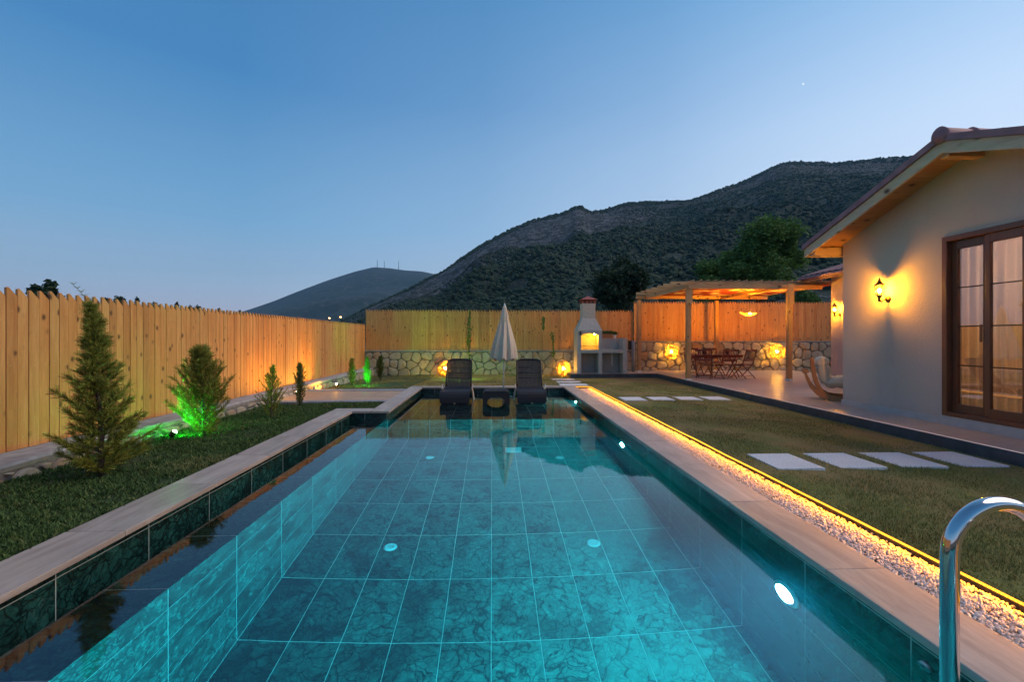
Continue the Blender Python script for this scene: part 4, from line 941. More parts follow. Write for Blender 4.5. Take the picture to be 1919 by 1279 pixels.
# ================================================================== GARDEN PLANTS AND LAMPS
m_con = leaf_mat('conifer_needles', (.12, .14, .016), (.22, .245, .03), (.34, .34, .055))
m_con2 = leaf_mat('conifer_needles_green', (.06, .09, .012), (.11, .15, .02), (.17, .20, .035))
def conifer(label, x, y, z, h, w, nb, dens, mat, seed, lean=0, tip=True, shape=1.0, uplift=.5, name='conifer', ns=1.0):
    rg = random.Random(seed); root = thing(name, label, 'conifer', (x, y, z), 0, 'young conifers in the garden')
    tb = MB(); tb.smooth = True; P = []
    for k in range(9): q = k / 8; P.append((lean * q * q * (-.10) + .01 * rg.uniform(-1, 1) * q, .01 * rg.uniform(-1, 1), h * .93 * q - .03 * (k == 0)))
    tb.tube(P, [max(.0022, .021 * h ** .6 * (1 - k / 8.3)) for k in range(9)], 7)
    cb = MB()
    def axis(q): i = min(7, int(q * 8)); a, b = Vector(P[i]), Vector(P[i + 1]); return a.lerp(b, q * 8 - i)
    for i in range(nb):
        q = (i + rg.random()) / nb; q = .04 + .96 * q; base = axis(min(.999, q / 1.0)); az = i * 2.4 + rg.uniform(-.5, .5)
        prof = (min(1, (q + .10) / .26) ** .8) * (1 - q) ** shape + .05
        ln = w * .5 * prof * rg.uniform(.48, 1.2) * (1 + .25 * noise.noise(Vector((cos(az) * 1.5, sin(az) * 1.5, q * 4 + seed))))
        up = uplift + .7 * q + rg.uniform(-.15, .15)
        d = Vector((cos(az), sin(az), up)).normalized(); B = []
        for k in range(6):
            u = k / 5; B.append(base + d * ln * 1.15 * u + Vector((0, 0, .30 * ln * u * u - .10 * ln * u)))
        tb.tube(B, [max(.0008, .0045 * (1 - u / 5.5)) for u in range(6)], 4, cap=False)
        nt = int(dens * (ln / .3 + .35))
        for j in range(nt):
            u = rg.uniform(.12, 1.02) ** .8; k = min(4, int(u * 5)); p = B[k].lerp(B[k + 1], min(1, u * 5 - k))
            sd = Vector((rg.gauss(0, 1), rg.gauss(0, 1), rg.gauss(0, .8))).normalized()
            fd = (d * 1.0 + sd * .9 + Vector((0, 0, .35))).normalized(); fl = rg.uniform(.035, .075) * (.75 + .5 * (h > 1)) * (1.15 - .35 * u)
            # a frond: short stalk with pairs of needles
            m = 5; s2 = fd.cross(Vector((rg.gauss(0, 1), rg.gauss(0, 1), rg.gauss(0, 1)))).normalized()
            cb.cur = min(.999, max(0, .25 + .5 * u * rg.random() + .25 * rg.random()))
            for t_ in range(m):
                c = p + fd * fl * (t_ + .4) / m; nl = fl * .42 * (1 - .12 * t_) * ns
                for sg in (-1, 1):
                    e = c + (fd * .8 + s2 * sg * .75).normalized() * nl; wv = fd.cross(s2) * .0016 * ns + fd * .0022 * ns
                    b = len(cb.v); cb.v += [tuple(c - wv), tuple(c + wv), tuple(e)]; cb.face((b, b + 1, b + 2))
            c, e = p, p + fd * fl; wv = s2 * .0016; b = len(cb.v); cb.v += [tuple(c - wv), tuple(c + wv), tuple(e)]; cb.face((b, b + 1, b + 2))
    if tip:
        top = Vector(P[-1]); d = Vector((-.33 * lean, .03, 1)).normalized(); TP = [top + d * .022 * k * h + Vector((-.0022 * lean * k * k, 0, 0)) for k in range(7)]; tb.tube(TP, .0016, 4)
        for k in range(1, 7):
            for sg in (-1, 1, .2):
                for jj in range(3):
                    c = TP[k]; e = c + Vector((sg * .045 * (1.1 - k * .08) * rg.uniform(.6, 1.1), rg.uniform(-.02, .02), .03 * rg.uniform(.5, 1.2))); b = len(cb.v); cb.cur = rg.random(); cb.v += [tuple(c - Vector((0, 0, .0025))), tuple(c + Vector((0, 0, .0025))), tuple(e)]; cb.face((b, b + 1, b + 2))
    tb.build('trunk', m_bark, root); cb.build('crown', mat, root, fixn=False); return root
conifer('tallest feathery young conifer with a drooping tip at the near end of the left fence', -3.36, 4.1, .09, 1.58, .66, 150, 66, m_con, 1, 1, shape=1.12, uplift=.25)
conifer('broad bushy conifer lit green from below by the near spotlight', -3.46, 5.67, .09, 1.12, .80, 115, 54, m_con, 2, .5, shape=.62, uplift=.6, tip=False)
conifer('small slim conifer just beyond the broad bushy one', -3.27, 6.94, .09, .82, .50, 70, 34, m_con, 3, -.2, shape=.7, uplift=.9, tip=False)
conifer('small dark columnar conifer just before the paved strip', -3.35, 8.15, .09, .77, .38, 100, 22, m_con2, 4, 0, shape=.45, uplift=1.3, tip=False)
conifer('brownish orange conifer in the far left corner beyond the paved strip', -3.60, 11.95, .06, .72, .37, 80, 18, m_con, 5, 0, shape=.6, uplift=1.2, tip=False, ns=1.5)
conifer('brilliant green floodlit conifer in the far left corner', -3.28, 12.2, .05, .76, .35, 80, 18, m_con2, 6, 0, shape=.7, uplift=1.3, tip=False, ns=1.5)
conifer('dim olive conifer in front of the back stone wall corner', -3.40, 14.1, .02, .72, .46, 90, 20, m_con2, 7, 0, shape=.5, uplift=1.3, tip=False, ns=1.6)

m_vine = leaf_mat('vine_leaf', (.06, .12, .02), (.10, .18, .03), (.15, .22, .05))
def climber(name, label, cat, x, y, z, h, path, nl, spread, ls, seed, group=None, band=(0, 1)):
    rg = random.Random(seed); rt = thing(name, label, cat, (x, y, z), 0, group); b = MB(); b.smooth = True
    P = [Vector((path * .06 * sin(5 * k / 12 + seed) , .0, h * k / 12)) for k in range(13)]; b.tube(P, [.006 - .0003 * k for k in range(13)], 6); lf = MB()
    for i in range(nl):
        q = rg.uniform(*band); k = min(11, int(q * 12)); p = P[k].lerp(P[k + 1], q * 12 - k); s = spread * (.55 + .45 * sin(q * 9 + seed))
        c = p + Vector((rg.gauss(0, s * .5), rg.uniform(-.06, .05), rg.gauss(0, .03)))
        u = Vector((rg.gauss(0, 1), rg.gauss(0, .6), rg.gauss(0, 1))).normalized(); v = u.cross(Vector((rg.gauss(0, .4), 1, rg.gauss(0, .4)))).normalized(); l = ls * rg.uniform(.6, 1.3); lf.cur = rg.random(); lf.quad([c - u * l, c + v * l * .5, c + u * l, c - v * l * .5])
        if i % 6 == 0: b.tube([p, c], .0015, 3, cap=False)
    b.build('stem', m_bark, rt); lf.build('leaves', m_vine, rt, fixn=False)
climber('climbing_vine', 'thin leafy green vine climbing the back fence behind the left lounger', 'climbing plant', -.79, 16.0, -.02, 2.3, .6, 420, .10, .038, 2)
climber('sapling', 'slender sapling with a leafy tuft near the fence top right of the parasol', 'sapling', 1.75, 15.85, -.02, 2.0, .4, 120, .15, .042, 3, 'saplings by the back fence', band=(.8, 1))
climber('sapling', 'shorter sparse sapling to the right of the taller one', 'sapling', 2.10, 15.9, -.02, 1.5, .4, 130, .10, .038, 5, 'saplings by the back fence', band=(.45, 1))

def ground_spot(label, x, y, z, target, power, color, angle=95, show=40, head=True):
    rt = thing('garden_spotlight', label, 'spotlight', (x, y, z), 0, 'garden spotlights'); d = (Vector(target) - Vector((x, y, z + .09))).normalized()
    b = MB(); b.tube([(0, 0, -.08), (0, 0, .06)], .006, 8); b.build('stake', m_black, rt)
    Q = Matrix.Translation((0, 0, .09)) @ d.to_track_quat('Z', 'Y').to_matrix().to_4x4()
    b = MB(); b.smooth = True; b.lathe([(.012, -.05), (.028, -.04), (.034, .0), (.034, .022), (.030, .022), (.029, .008)], 18, Q, cap=False); b.build('lamp_head', m_black, rt)
    b = MB(); b.smooth = True; b.lathe([(.029, .008), (.001, .012)], 18, Q, cap=False); b.build('lens', emis('spot_lens', tuple(color), show), rt)
    b = MB(); b.smooth = True; b.add([Vector((p_.x, p_.y, p_.z)) * .024 + Vector((0, 0, .09)) + d * .016 for p_ in ICO2[0]], ICO2[1]); b.build('bulb', glow('spot_bulb', tuple(.35 + .65 * c for c in color), show), rt)
    p = Vector((x, y, z + .09)) + d * .045; spot('spotlight_beam', p, target, power, color, angle, .8, .02); point('bulb_glow', Vector((0, 0, .09)) + d * .05, power * .07, color, .02, rt); return rt
GR = (.02, 1.0, .04)
ground_spot('green garden spotlight at the foot of the broad bushy conifer', -3.76, 5.58, .08, (-3.50, 5.74, .56), GREENP, GR, 118, 60)
ground_spot('green garden spotlight beside the far floodlit conifer', -3.22, 11.75, .05, (-3.29, 12.3, .5), GREENP * .9, GR, 70, 30)
ground_spot('amber garden spotlight beyond the paved strip by the left wall', -3.72, 11.2, .08, (-4.5, 10.6, .8), AMBERP, (1, .42, .03), 150, 30)
ground_spot('yellow green garden spotlight hidden behind the left lounger', -1.05, 13.4, .03, (-.6, 16.2, 1.3), GREENP * .42, (.34, 1.0, .12), 150, 10)
ground_spot('amber garden spotlight low beside the far end of the left wall', -3.75, 9.0, .15, (-4.4, 9.0, 1.3), AMBERP * .45, (1, .42, .03), 150, 30)

m_rat = leaf_mat('rattan_cane', (.30, .17, .05), (.42, .25, .08), (.5, .3, .1))
bm = bmesh.new(); bmesh.ops.create_icosphere(bm, subdivisions=3, radius=1); ICO3 = ([v.co.copy() for v in bm.verts], [[v.index for v in f.verts] for f in bm.faces]); bm.free()
t = NT('thin_weave'); o = t.obj(); e_ = t.vor(o, 16, 'DISTANCE_TO_EDGE'); fk = t.ramp(e_, [(.02, .75), (.08, .22)])
m_weave = t.surf(t.n('ShaderNodeMixShader', {0: fk, 1: t.n('ShaderNodeBsdfTransparent'), 2: t.n('ShaderNodeBsdfTranslucent', {'Color': (.75, .5, .2, 1)})}))
def globe(label, x, y, z, r, hang, power):
    rt = thing('globe_lamp', label, 'globe lamp', (x, y, z), 0, 'woven globe lamps'); rg = random.Random(int(x * 10)); b = MB(); b.smooth = True
    for i in range(46):
        ax = Vector((rg.gauss(0, 1), rg.gauss(0, 1), rg.gauss(0, 1))).normalized(); u = ax.orthogonal().normalized(); v = ax.cross(u); off = rg.uniform(-.55, .55) if i % 3 else 0; rr = r * math.sqrt(1 - off * off)
        b.cur = rg.random(); b.tube([ax * off * r + (u * cos(q * pi / 14) + v * sin(q * pi / 14)) * rr for q in range(28)], .0058, 5, closed=True)
    b.build('woven_globe', m_rat, rt)
    b = MB(); b.smooth = True; b.add([p * r * .95 for p in ICO3[0]], ICO3[1]); b.build('inner_weave', m_weave, rt)
    b = MB(); b.smooth = True; b.add([Vector((p.x * .05, p.y * .04, p.z * .045)) for p in ICO2[0]], ICO2[1]); b.build('bulb', m_bulb, rt)
    b = MB()
    if hang == 'wall': b.tube([(0, 0, .045), (0, 0, r + .02), (0, .1, r + .06), (0, max(.12, 14.14 - y), r + .06)], .008, 6)
    else: b.tube([(0, 0, -.045), (0, 0, -r - .02)], .008, 6); b.lathe([(.07, -r - .04), (.06, -r - .015), (.01, -r)], 14)
    b.build('bracket' if hang == 'wall' else 'stand', m_black, rt)
    point('globe_light', (0, 0, 0), power, (1, .42, .015), .035, rt); scale_about_camera(1.129, rt)
globe('woven globe lamp on the ground behind the left lounger', -1.42, 13.8, .37, .225, 'floor', GLOBEP)
globe('woven globe lamp on the ground at the foot of the barbecue', 2.15, 13.75, .37, .225, 'floor', GLOBEP)
globe('woven globe lamp on the stone wall left of the dining set', 5.50, 13.86, .86, .235, 'wall', GLOBEP * 1.1)
globe('woven globe lamp on the stone wall beside the right pergola post', 8.82, 13.86, .87, .235, 'wall', GLOBEP * 1.1)
# ================================================================== BARBECUE
bq = thing('barbecue', 'grey stone garden barbecue with chimney, lit firebox and sink counter', 'barbecue', (2.51, 13.42, TZ))
W1, W2, DP = .73, 1.48, .62
b = MB()
b.box(0, 0, 0, .105, DP, .60); b.box(W1 - .105, 0, 0, W1 + .0, DP, .60); b.box(W2 - .12, 0, 0, W2, DP, 1.04)
b.box(.105, DP - .06, 0, W1 - .105, DP, .60); b.box(W1, DP - .06, 0, W2 - .12, DP, .60)
b.box(.0, -.0, .602, W2 - .122, DP, .70)
b.build('base', m_bbq, bq)
b = MB()
b.box(W1 + .002, DP - .08, .702, W2 - .122, DP, 1.04); b.build('splashback', m_bbq, bq)
# firebox: front with arched opening
ar = [(.105, .702), (.105, 1.10)] + [(W1 / 2 - .262 * cos(pi * k / 12), 1.10 + .085 * sin(pi * k / 12)) for k in range(1, 12)] + [(W1 - .105, 1.10), (W1 - .105, .702)]
b = MB()
left = [(0, .702), (.105, .702), (.105, 1.27), (0, 1.27)]; b.prism(left, 1, 0, .07); b.prism([(W1 - .105, .702), (W1, .702), (W1, 1.27), (W1 - .105, 1.27)], 1, 0, .07)
top = ar[1:-1]
for p, q in zip(top, top[1:]): b.prism([(p[0], p[1]), (q[0], q[1]), (q[0], 1.27), (p[0], 1.27)], 1, 0, .07)
b.box(0, .07, .702, .07, DP, 1.27); b.box(W1 - .07, .07, .702, W1, DP, 1.27); b.box(.07, DP - .06, .702, W1 - .07, DP, 1.27)
b.build('firebox', m_bbq, bq)
b = MB(); c0, c1 = .168, .562
lo = [(0, 0, 1.272), (W1, 0, 1.272), (W1, DP, 1.272), (0, DP, 1.272)]; hi = [(c0, .14, 1.64), (c1, .14, 1.64), (c1, .48, 1.64), (c0, .48, 1.64)]
b.add(lo + hi, [(0, 1, 5, 4), (1, 2, 6, 5), (2, 3, 7, 6), (3, 0, 4, 7), (7, 6, 5, 4)]); b.build('hood', m_bbq, bq)
b = MB()
for k in range(3): z0 = 1.642 + k * .147; b.box(c0 + .004 * (k % 2), .144, z0, c1 - .004 * (k % 2), .476, z0 + .144, bev=.006)
b.build('chimney', m_bbq, bq)
b = MB()
for k in range(4): xx = c0 - .01 + k * ((c1 - c0 - .03) / 3); b.box(xx, .136, 2.086, xx + .05, .18, 2.19); b.box(xx, .44, 2.086, xx + .05, .484, 2.19)
b.box(c0 - .01, .136, 2.165, c1 + .01, .484, 2.19); b.box(c0 + .05, .19, 2.086, c1 - .05, .43, 2.16)
b.build('chimney_vent', m_bbqroof, bq)
b = MB(); b.add([(c0 - .06, .08, 2.192), (c1 + .06, .08, 2.192), (c1 + .06, .54, 2.192), (c0 - .06, .54, 2.192), ((c0 + c1) / 2, .31, 2.31)], [(3, 2, 1, 0), (0, 1, 4), (1, 2, 4), (2, 3, 4), (3, 0, 4)]); b.build('chimney_cap', m_bbqroof, bq)
b = MB(); b.smooth = True
for k in range(9): b.tube([(.12 + k * .06, .1, .80), (.12 + k * .06, .5, .80)], .004, 5)
b.tube([(.09, .12, .80), (W1 - .09, .12, .80)], .006, 6); b.tube([(.09, .48, .80), (W1 - .09, .48, .80)], .006, 6); b.build('grill', m_black, bq)
b = MB(); b.box(.06, -.05, 1.13, .10, -.002, 1.25, bev=.006); b.tube([(.08, -.03, 1.15), (.2, -.05, 1.14), (.30, -.03, 1.10), (.34, -.03, 1.06)], .008, 6); b.build('lamp_bracket', m_black, bq)
b = MB(); b.smooth = True; b.add([p * .02 for p in ICO2[0]], ICO2[1], Matrix.Translation((.55, .2, 1.16))); b.build('bulb', m_bulb, bq)
point('barbecue_light', (.55, .2, 1.13), BBQP, (1, .42, .01), .03, bq)
b = MB(); b.smooth = True; b.tube([(1.05, .42, .702), (1.05, .42, .86), (1.05, .38, .90), (1.05, .32, .88), (1.05, .31, .84)], .011, 8); b.build('tap', METAL, bq)
b = MB(); b.smooth = True; b.tube([(1.07, .2, .60), (1.065, .2, .5), (1.08, .2, .4), (1.06, .19, .3), (1.09, .19, .22)], .014, 8); b.build('drain_hose', m_white, bq); scale_about_camera(1.1, bq)
m_plant = leaf_mat('pot_leaf', (.03, .06, .015), (.05, .10, .025), (.08, .14, .04))
def potplant(name, label, cat, x, y, z, shape, n, sx, sz, group=None):
    rt = thing(name, label, cat, (x, y, z), 0, group); rg = random.Random(int(x * 100)); b = MB()
    if shape == 'box': b.box(-.16, -.07, 0, .16, .07, .12, bev=.008); b.build('trough', plain('planter_terracotta', (.35, .15, .06), .7), rt); top = .12
    else: b.smooth = True; b.lathe([(.035, 0), (.05, .09), (.054, .095), (.05, .1), (.04, .085)], 16, cap=False); b.build('pot', m_white if shape == 'pot' else m_black, rt); top = .09
    l = MB()
    for i in range(n):
        c = Vector((rg.uniform(-sx, sx), rg.uniform(-.05, .05), top)); e = Vector((c.x * 1.3 + rg.gauss(0, .03), c.y * 1.5, top + sz * rg.uniform(.4, 1))); m = c.lerp(e, .5) + Vector((rg.gauss(0, .02), rg.gauss(0, .02), .01)); l.cur = rg.random(); l.quad([c, m + Vector((.012, 0, 0)), e, m - Vector((.012, 0, 0))])
    l.build('leaves', m_plant, rt, fixn=False); scale_about_camera(1.1, rt); return rt
potplant('planter', 'terracotta planter trough with dark foliage on the barbecue counter', 'planter', 2.51 + 1.0, 13.99, TZ + 1.042, 'box', 160, .16, .13)
potplant('potted_plant', 'small white pot with dark plant at the right end of the counter', 'potted plant', 2.51 + 1.26, 13.99, TZ + 1.042, 'pot', 70, .04, .13)

# ================================================================== DINING SET
tb = thing('dining_table', 'dark red slatted wooden dining table under the pergola', 'table', (6.0, 12.25, TZ))
TH = .60
b = MB()
for k in range(9): b.cur = random.random(); b.box(-.72, -.36 + k * .081, TH - .022, .72, -.36 + k * .081 + .072, TH, bev=.003)
b.build('tabletop', m_mahog, tb)
b = MB(); b.box(-.66, -.32, TH - .07, .66, -.30, TH - .024); b.box(-.66, .30, TH - .07, .66, .32, TH - .024); b.box(-.66, -.298, TH - .07, -.64, .298, TH - .024); b.box(.64, -.298, TH - .07, .66, .298, TH - .024); b.build('apron', m_mahog, tb)
for sx in (-.55, .55):
    for sy in (-1, 1):
        b = MB(); b.tube([(sx + .02 * sy, -.30 * sy, 0), (sx + .02 * sy, .24 * sy, TH - .03)], .019, 4); b.build('leg', m_mahog, tb)
def chair(label, x, y, rz):
    rt = thing('folding_chair', label, 'chair', (x, y, TZ), rz, 'folding chairs around the dining table')   # faces +y
    w, sh, bh = .19, .36, .74
    b = MB()
    for k in range(6): b.cur = random.random(); b.box(-w + .012, -.17 + k * .056, sh - .008, w - .012, -.17 + k * .056 + .045, sh + .008, bev=.002)
    b.build('seat', m_mahog, rt)
    b = MB(); b.box(-w, -.185, sh - .03, -w + .022, .185, sh - .009); b.box(w - .022, -.185, sh - .03, w, .185, sh - .009); b.build('seat_frame', m_mahog, rt)
    bk = MB()
    for zz, yy in ((bh - .03, -.262), (sh + .09, -.175)): bk.box(-w, yy - .011, zz, w, yy + .011, zz + .045, bev=.003)
    for k in range(8):
        xx = -w + .035 + k * (2 * w - .07) / 7; bk.add([(xx - .009, -.170, sh + .13), (xx + .009, -.170, sh + .13), (xx + .009, -.180, sh + .13), (xx - .009, -.180, sh + .13), (xx - .009, -.256, bh - .03), (xx + .009, -.256, bh - .03), (xx + .009, -.266, bh - .03), (xx - .009, -.266, bh - .03)], [(0, 1, 2, 3), (4, 5, 6, 7), (0, 1, 5, 4), (1, 2, 6, 5), (2, 3, 7, 6), (3, 0, 4, 7)])
    bk.build('backrest', m_mahog, rt)
    for sx in (-1, 1):
        b = MB(); b.tube([(sx * (w + .006), .20, 0), (sx * (w + .006), -.02, sh * .62), (sx * (w + .006), -.165, sh + .05), (sx * (w + .006), -.27, bh + .02)], .0125, 6); b.build('leg', m_mahog, rt)
        b = MB(); b.tube([(sx * (w - .016), -.24, 0), (sx * (w - .016), -.05, sh * .5), (sx * (w - .016), .15, sh - .02)], .0125, 6); b.build('leg', m_mahog, rt)
    for (q1, q2) in (((-w, .175, .07), (w, .175, .07)), ((-w + .02, -.205, .07), (w - .02, -.205, .07))): b = MB(); b.tube([q1, q2], .009, 6); b.build('stretcher', m_mahog, rt)
    return rt
CH = [tb]
c0_ = chair('slatted folding chair at the near left corner of the table, turned outward', 5.55, 11.82, R(-28))
CH.append(copy_tree(c0_, (6.02, 11.62, TZ), R(4), 'slatted folding chair in the middle of the near side of the table'))
CH.append(copy_tree(c0_, (6.53, 11.72, TZ), R(24), 'slatted folding chair at the near right corner of the table'))
CH.append(copy_tree(c0_, (5.72, 12.78, TZ), R(176), 'slatted folding chair on the far side of the table, left'))
CH.append(copy_tree(c0_, (6.32, 12.80, TZ), R(184), 'slatted folding chair on the far side of the table, right'))
CH.append(c0_); scale_about_camera(1.1, *CH)
potplant('potted_plant', 'small flowerpot on the left half of the dining table', 'potted plant', 5.74, 12.2, TZ + TH, 'dark', 40, .03, .09, 'flowerpots on the dining table')
potplant('potted_plant', 'small flowerpot on the right half of the dining table', 'potted plant', 6.38, 12.2, TZ + TH, 'dark', 40, .03, .09, 'flowerpots on the dining table')

# ================================================================== ARMCHAIR
ac = thing('lounge_armchair', 'curved wooden lounge armchair with cream cushion behind the house corner', 'armchair', (5.86, 7.62, TZ), R(-34))
def slabpath(mb, P, w, th, axis_y):
    for a, c in zip(P, P[1:]): pass
    b = len(mb.v)
    for i, p in enumerate(P):
        p = Vector(p); t = (Vector(P[min(i + 1, len(P) - 1)]) - Vector(P[max(i - 1, 0)])).normalized(); n = Vector((-t.z, 0, t.x)) * th[i] / 2
        for (s, y) in ((1, -w / 2), (1, w / 2), (-1, w / 2), (-1, -w / 2)): mb.v.append((p.x + n.x * s, axis_y + y, p.z + n.z * s))
    for i in range(len(P) - 1):
        for k in range(4): a = b + i * 4; mb.face((a + k, a + 4 + k, a + 4 + (k + 1) % 4, a + (k + 1) % 4))
    mb.face((b, b + 1, b + 2, b + 3)); e = b + 4 * (len(P) - 1); mb.face((e + 3, e + 2, e + 1, e))
for yy in (-.27, .27):
    b = MB(); b.smooth = False; slabpath(b, [(-.33, 0, .70), (-.31, 0, .5), (-.27, 0, .3), (-.20, 0, .13), (-.10, 0, .05), (.05, 0, .035), (.25, 0, .045), (.45, 0, .06)], .04, [.05, .055, .065, .08, .09, .08, .07, .06], yy); b.build('frame', m_chairw, ac)
    b = MB(); slabpath(b, [(-.43, 0, .46), (-.40, 0, .36), (-.34, 0, .22), (-.24, 0, .10), (-.12, 0, .05)], .03, [.035, .045, .055, .055, .04], yy * 1.13); b.build('arm', m_chairw, ac)
for bx in ((-.18, -.25, .03, -.13, .25, .07), (.2, -.25, .02, .25, .25, .06), (-.33, -.25, .50, -.30, .25, .55)): b = MB(); b.box(*bx); b.build('cross_bar', m_chairw, ac)
for sy_ in (-.31, .31): b = MB(); b.smooth = True; b.tube([(-.47, sy_, .47), (-.38, sy_, .48)], .022, 10); b.build('arm_cap', m_chairw, ac)
m_cush = plain('cream_cushion', (.56, .50, .38), .9, var=.08, sc=6, bump=.2)
def cushion(mb, M_, sx, sy, sz, tx=2, ty=2, n=22):
    mb.smooth = True; b = len(mb.v)
    for side in (1, -1):
        for i in range(n + 1):
            for j in range(n + 1):
                u, v = -1 + 2 * i / n, -1 + 2 * j / n; e = (1 - u ** 6) * (1 - v ** 6); e = max(e, 0) ** .45
                tuft = 1 - .22 * (abs(cos(pi * tx * (u + 1) / 2)) ** 14 * (tx > 0) + abs(cos(pi * ty * (v + 1) / 2 + pi / 2)) ** 10 * 0)
                d = .05 * noise.noise(Vector((u * 2, v * 2, side)))
                p = Vector((u * sx * (1 - .04 * abs(v) ** 3), v * sy * (1 - .04 * abs(u) ** 3), side * sz * e * (tuft + d))); mb.v.append(tuple(M_ @ p))
    m = n + 1
    for sd in (0, 1):
        for i in range(n):
            for j in range(n): a = b + sd * m * m + i * m + j; mb.face((a, a + 1, a + m + 1, a + m))
for (tx_, tz_, ry, lb, sx) in ((-.16, .50, -80, 'back_cushion', .24), (.10, .31, 4, 'seat_cushion', .26)):
    b = MB(); cushion(b, Matrix.Translation((tx_, 0, tz_)) @ Matrix.Rotation(R(-ry), 4, 'Y'), sx, .26, .10, 3, 0); b.build(lb, m_cush, ac)
scale_about_camera(1.1, ac)

# ================================================================== LOUNGERS, SIDE TABLE, PARASOL
t = NT('dark_resin_wicker'); o = t.obj(); n = t.noise(o, 50, 3); m_wick = t.pbr(t.ramp(n, [(.3, (.004, .004, .008)), (.7, (.009, .008, .014))]), .6, 0, t.bump(n, .2, .002))
m_beige = plain('beige_resin', (.45, .38, .3), .5)
def lounger():
    rt = thing('sun_lounger', 'dark wicker sun lounger in the pool', 'sun lounger', (0, 0, 0), 0, 'dark wicker loungers on the pool shelf')   # foot end at y=0, head to +y; origin on shelf
    W = .29
    # seat: closed shell with a rounded foot end
    prof = [(.0, .17), (.004, .27), (.02, .33), (.05, .365), (.10, .385), (.2, .385), (.35, .375), (.6, .36), (.95, .37), (1.12, .375)]
    b = MB()
    nS = 17
    def strip(b, P, x0, x1, th):
        for a, c in zip(P, P[1:]): pass
        bb = len(b.v)
        for i, p in enumerate(P):
            tv = Vector((0, P[min(i + 1, len(P) - 1)][0] - P[max(i - 1, 0)][0], P[min(i + 1, len(P) - 1)][1] - P[max(i - 1, 0)][1])).normalized(); nn = Vector((0, -tv.z, tv.y)) * th
            b.v += [(x0, p[0], p[1]), (x1, p[0], p[1]), (x1, p[0] - nn.y, p[1] - nn.z), (x0, p[0] - nn.y, p[1] - nn.z)]
        for i in range(len(P) - 1):
            a = bb + i * 4
            for k in range(4): b.face((a + k, a + 4 + k, a + 4 + (k + 1) % 4, a + (k + 1) % 4))
        b.face((bb, bb + 1, bb + 2, bb + 3)); e = bb + 4 * (len(P) - 1); b.face((e + 3, e + 2, e + 1, e))
    b.smooth = False
    strip(b, prof, -W + .012, W - .012, .02); b.box(-W + .04, .02, .17, W - .04, .03, .30); b.build('seat', m_wick, rt)
    b = MB()
    strip(b, [(y, z + .008) for y, z in prof], -W, -W + .04, .05); strip(b, [(y, z + .008) for y, z in prof], W - .04, W, .05)
    b.box(-W + .02, .012, .13, W - .02, .045, .20, bev=.008); b.build('seat_frame', m_wick, rt)
    # backrest, raised: slats with gaps
    y0, z0 = 1.06, .385; ang = R(53); dl = .72; b = MB()
    def bp(l, off=0): return (y0 + cos(ang) * l - sin(ang) * off, z0 + sin(ang) * l + cos(ang) * off)
    for k in range(nS):
        x0 = -W + .045 + k * (2 * W - .09) / nS; x1 = x0 + (2 * W - .09) / nS - .003; L = dl - .035 - .04 * ((abs((x0 + x1) / 2) / W) ** 4)
        P = [bp(l * L / 8, -.018 * sin(pi * l / 8)) for l in range(9)]; strip(b, P, x0, x1, .009)
    b.build('backrest', m_wick, rt)
    b = MB(); b.smooth = True; Q = []
    for k in range(0, 5): Q.append((-W + .022, *bp(k * .15)))
    for k in range(1, 8): q = pi - pi * k / 8; Q.append(((W - .022) * (abs(cos(q)) ** .55) * (1 if cos(q) > 0 else -1), *bp(.63 + .075 * sin(q) ** .7)))
    for k in reversed(range(0, 5)): Q.append((W - .022, *bp(k * .15)))
    b.tube(Q, .021, 8)
    for l in (.22, .36, .5): b.tube([(-W + .03, *bp(l, -.02)), (W - .03, *bp(l, -.02))], .011, 6)
    b.build('back_frame', m_wick, rt)
    for sx in (-1, 1):
        b = MB(); b.smooth = True; b.tube([(sx * (W + .01), .92, .36), (sx * (W + .035), .86, .27), (sx * (W + .06), .74, .10), (sx * (W + .065), .70, .0)], [.018, .02, .022, .024], 8); b.build('leg', m_beige, rt)
        b = MB(); b.smooth = True; b.tube([(sx * (W - .05), .10, .30), (sx * (W - .05), .08, .0)], .022, 8); b.build('leg', m_wick, rt)
        b = MB(); b.smooth = True; b.tube([(sx * (W + .012), .95, .40), (sx * (W + .03), .88, .44), (sx * (W + .035), .76, .42), (sx * (W + .02), .62, .37)], .014, 8); b.build('armrest', m_beige, rt)
    b = MB(); b.smooth = True; b.lathe([(.022, 0), (.02, .006), (.0, .008)], 14, Matrix.Translation((.0, .012, .165)) @ Matrix.Rotation(R(90), 4, 'X')); b.build('badge', m_beige, rt)
    return rt
l1 = lounger(); l1['label'] = 'left dark wicker sun lounger, with a globe lamp glowing behind its back'
l1.location = (-.74, 9.02, ZS)
copy_tree(l1, (.78, 9.00, ZS), R(-2), 'right dark wicker sun lounger, on the barbecue side of the side table')
st = thing('side_table', 'dark arched side table standing in the water between the loungers', 'side table', (.075, 8.98, ZS))
W = .265; b = MB(); out = [(-W, 0), (-W, .33)] + [(-W + .07 - .07 * cos(pi / 2 * k / 5), .33 + .07 * sin(pi / 2 * k / 5)) for k in range(1, 6)] + [(W - .07 + .07 * sin(pi / 2 * k / 5), .33 + .07 * cos(pi / 2 * k / 5)) for k in range(0, 6)] + [(W, 0)]
inn = [(-.175, 0), (-.175, .16)] + [(-.175 * cos(pi * k / 16), .16 + .13 * sin(pi * k / 16) ** .8) for k in range(1, 16)] + [(.175, .16), (.175, 0)]
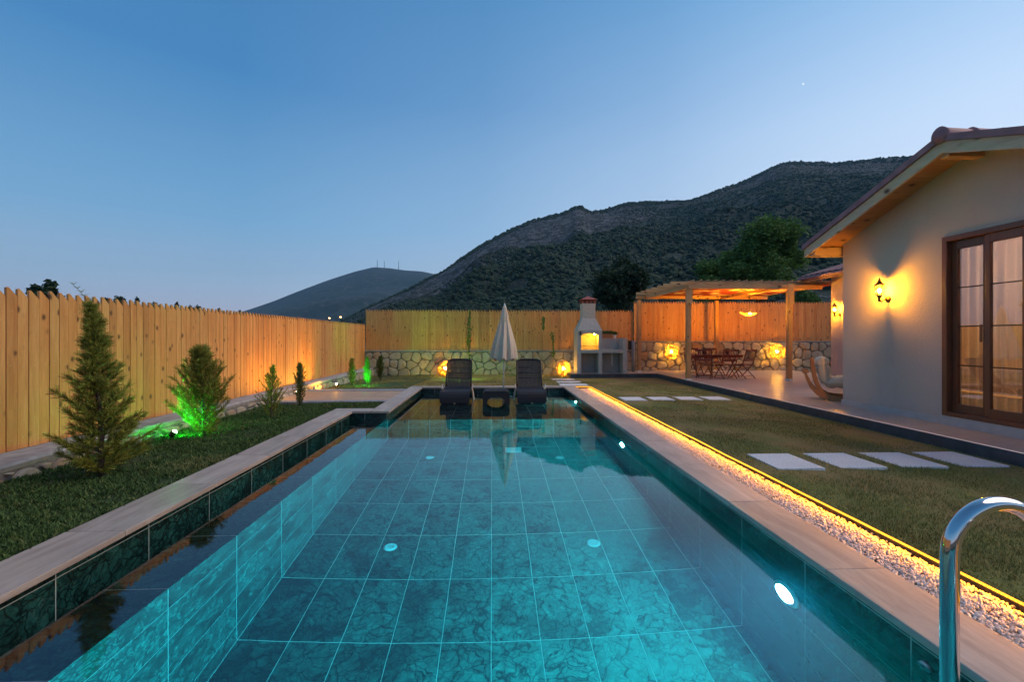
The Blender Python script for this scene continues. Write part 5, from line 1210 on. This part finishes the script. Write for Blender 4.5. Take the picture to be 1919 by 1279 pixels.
def shell(b, O, I, y0, y1):
    n = len(O); m = len(I)
    def at_(P, u):
        ls = [math.dist(a, c) for a, c in zip(P, P[1:])]; T = sum(ls) * u; i = 0
        while i < len(ls) - 1 and T > ls[i]: T -= ls[i]; i += 1
        q = T / ls[i]; return (P[i][0] + (P[i + 1][0] - P[i][0]) * q, P[i][1] + (P[i + 1][1] - P[i][1]) * q)
    N = 48; bb = len(b.v)
    for k in range(N + 1):
        o_, i_ = at_(O, k / N), at_(I, k / N); b.v += [(o_[0], y0, o_[1]), (i_[0], y0, i_[1]), (i_[0], y1, i_[1]), (o_[0], y1, o_[1])]
    for k in range(N):
        a = bb + 4 * k
        for j in range(4): b.face((a + j, a + 4 + j, a + 4 + (j + 1) % 4, a + (j + 1) % 4))
    b.face((bb, bb + 1, bb + 2, bb + 3)); e = bb + 4 * N; b.face((e + 3, e + 2, e + 1, e))
shell(b, out, inn, 0, .46); b.build('body', m_wick, st)
pa = thing('parasol', 'closed cream parasol on a white pole between the two loungers', 'parasol', (.245, 10.28, ZS)); pa.rotation_euler = (0, R(.8), 0)
b = MB(); b.smooth = True; b.tube([(0, 0, .05), (0, 0, 2.12)], .017, 12); b.build('pole', m_white, pa)
b = MB(); b.smooth = True; b.lathe([(.22, 0), (.22, .04), (.05, .06), (.03, .16)], 24); b.build('base', m_concrete, pa)
b = MB(); b.smooth = True; b.lathe([(.0, 2.10), (.022, 2.13), (.026, 2.16), (.018, 2.19), (.006, 2.215), (.001, 2.22)], 12); b.build('finial', m_white, pa)
t = NT('parasol_canvas'); o = t.obj(); n = t.noise(o, 30, 3); cc = t.ramp(n, [(.3, (.74, .60, .47)), (.7, (.82, .69, .56))]); d = t.n('ShaderNodeBsdfDiffuse', {'Color': cc}); tl = t.n('ShaderNodeBsdfTranslucent', {'Color': cc}); m_canv = t.surf(t.n('ShaderNodeMixShader', {0: .2, 1: d, 2: tl}))
b = MB(); b.smooth = True; NA, NZ = 128, 34
for j in range(NZ + 1):
    u = j / NZ; z = 2.15 - 1.20 * u
    for i in range(NA):
        q = 2 * pi * i / NA; rb = .03 + .235 * u ** .85 * (1 - .06 * sin(u * 7)); fo = cos(8 * q + .5 * sin(3 * u + q)) ; fold = 1 + (.08 + .26 * u) * (abs(fo) ** .7 * (1 if fo > 0 else -1)) * .6 + .05 * sin(19 * q + 3 * u)
        tie = 1 - .10 * math.exp(-((u - .26) / .05) ** 2); rr = rb * fold * tie
        b.v.append((rr * cos(q), rr * sin(q), z + .035 * u * u * (fo) - .0))
for j in range(NZ):
    for i in range(NA): a = j * NA + i; c = j * NA + (i + 1) % NA; b.face((a, c, c + NA, a + NA))
cn = b.build('canopy', m_canv, pa)
md = cn.modifiers.new('thick', 'SOLIDIFY'); md.thickness = .003
b = MB(); b.smooth = True; zt_ = 2.15 - 1.2 * .26; b.tube([(.105 * cos(q * pi / 12), .105 * sin(q * pi / 12), zt_ + .006 * sin(q)) for q in range(24)], .011, 6, closed=True); b.build('tie_band', m_canv, pa)
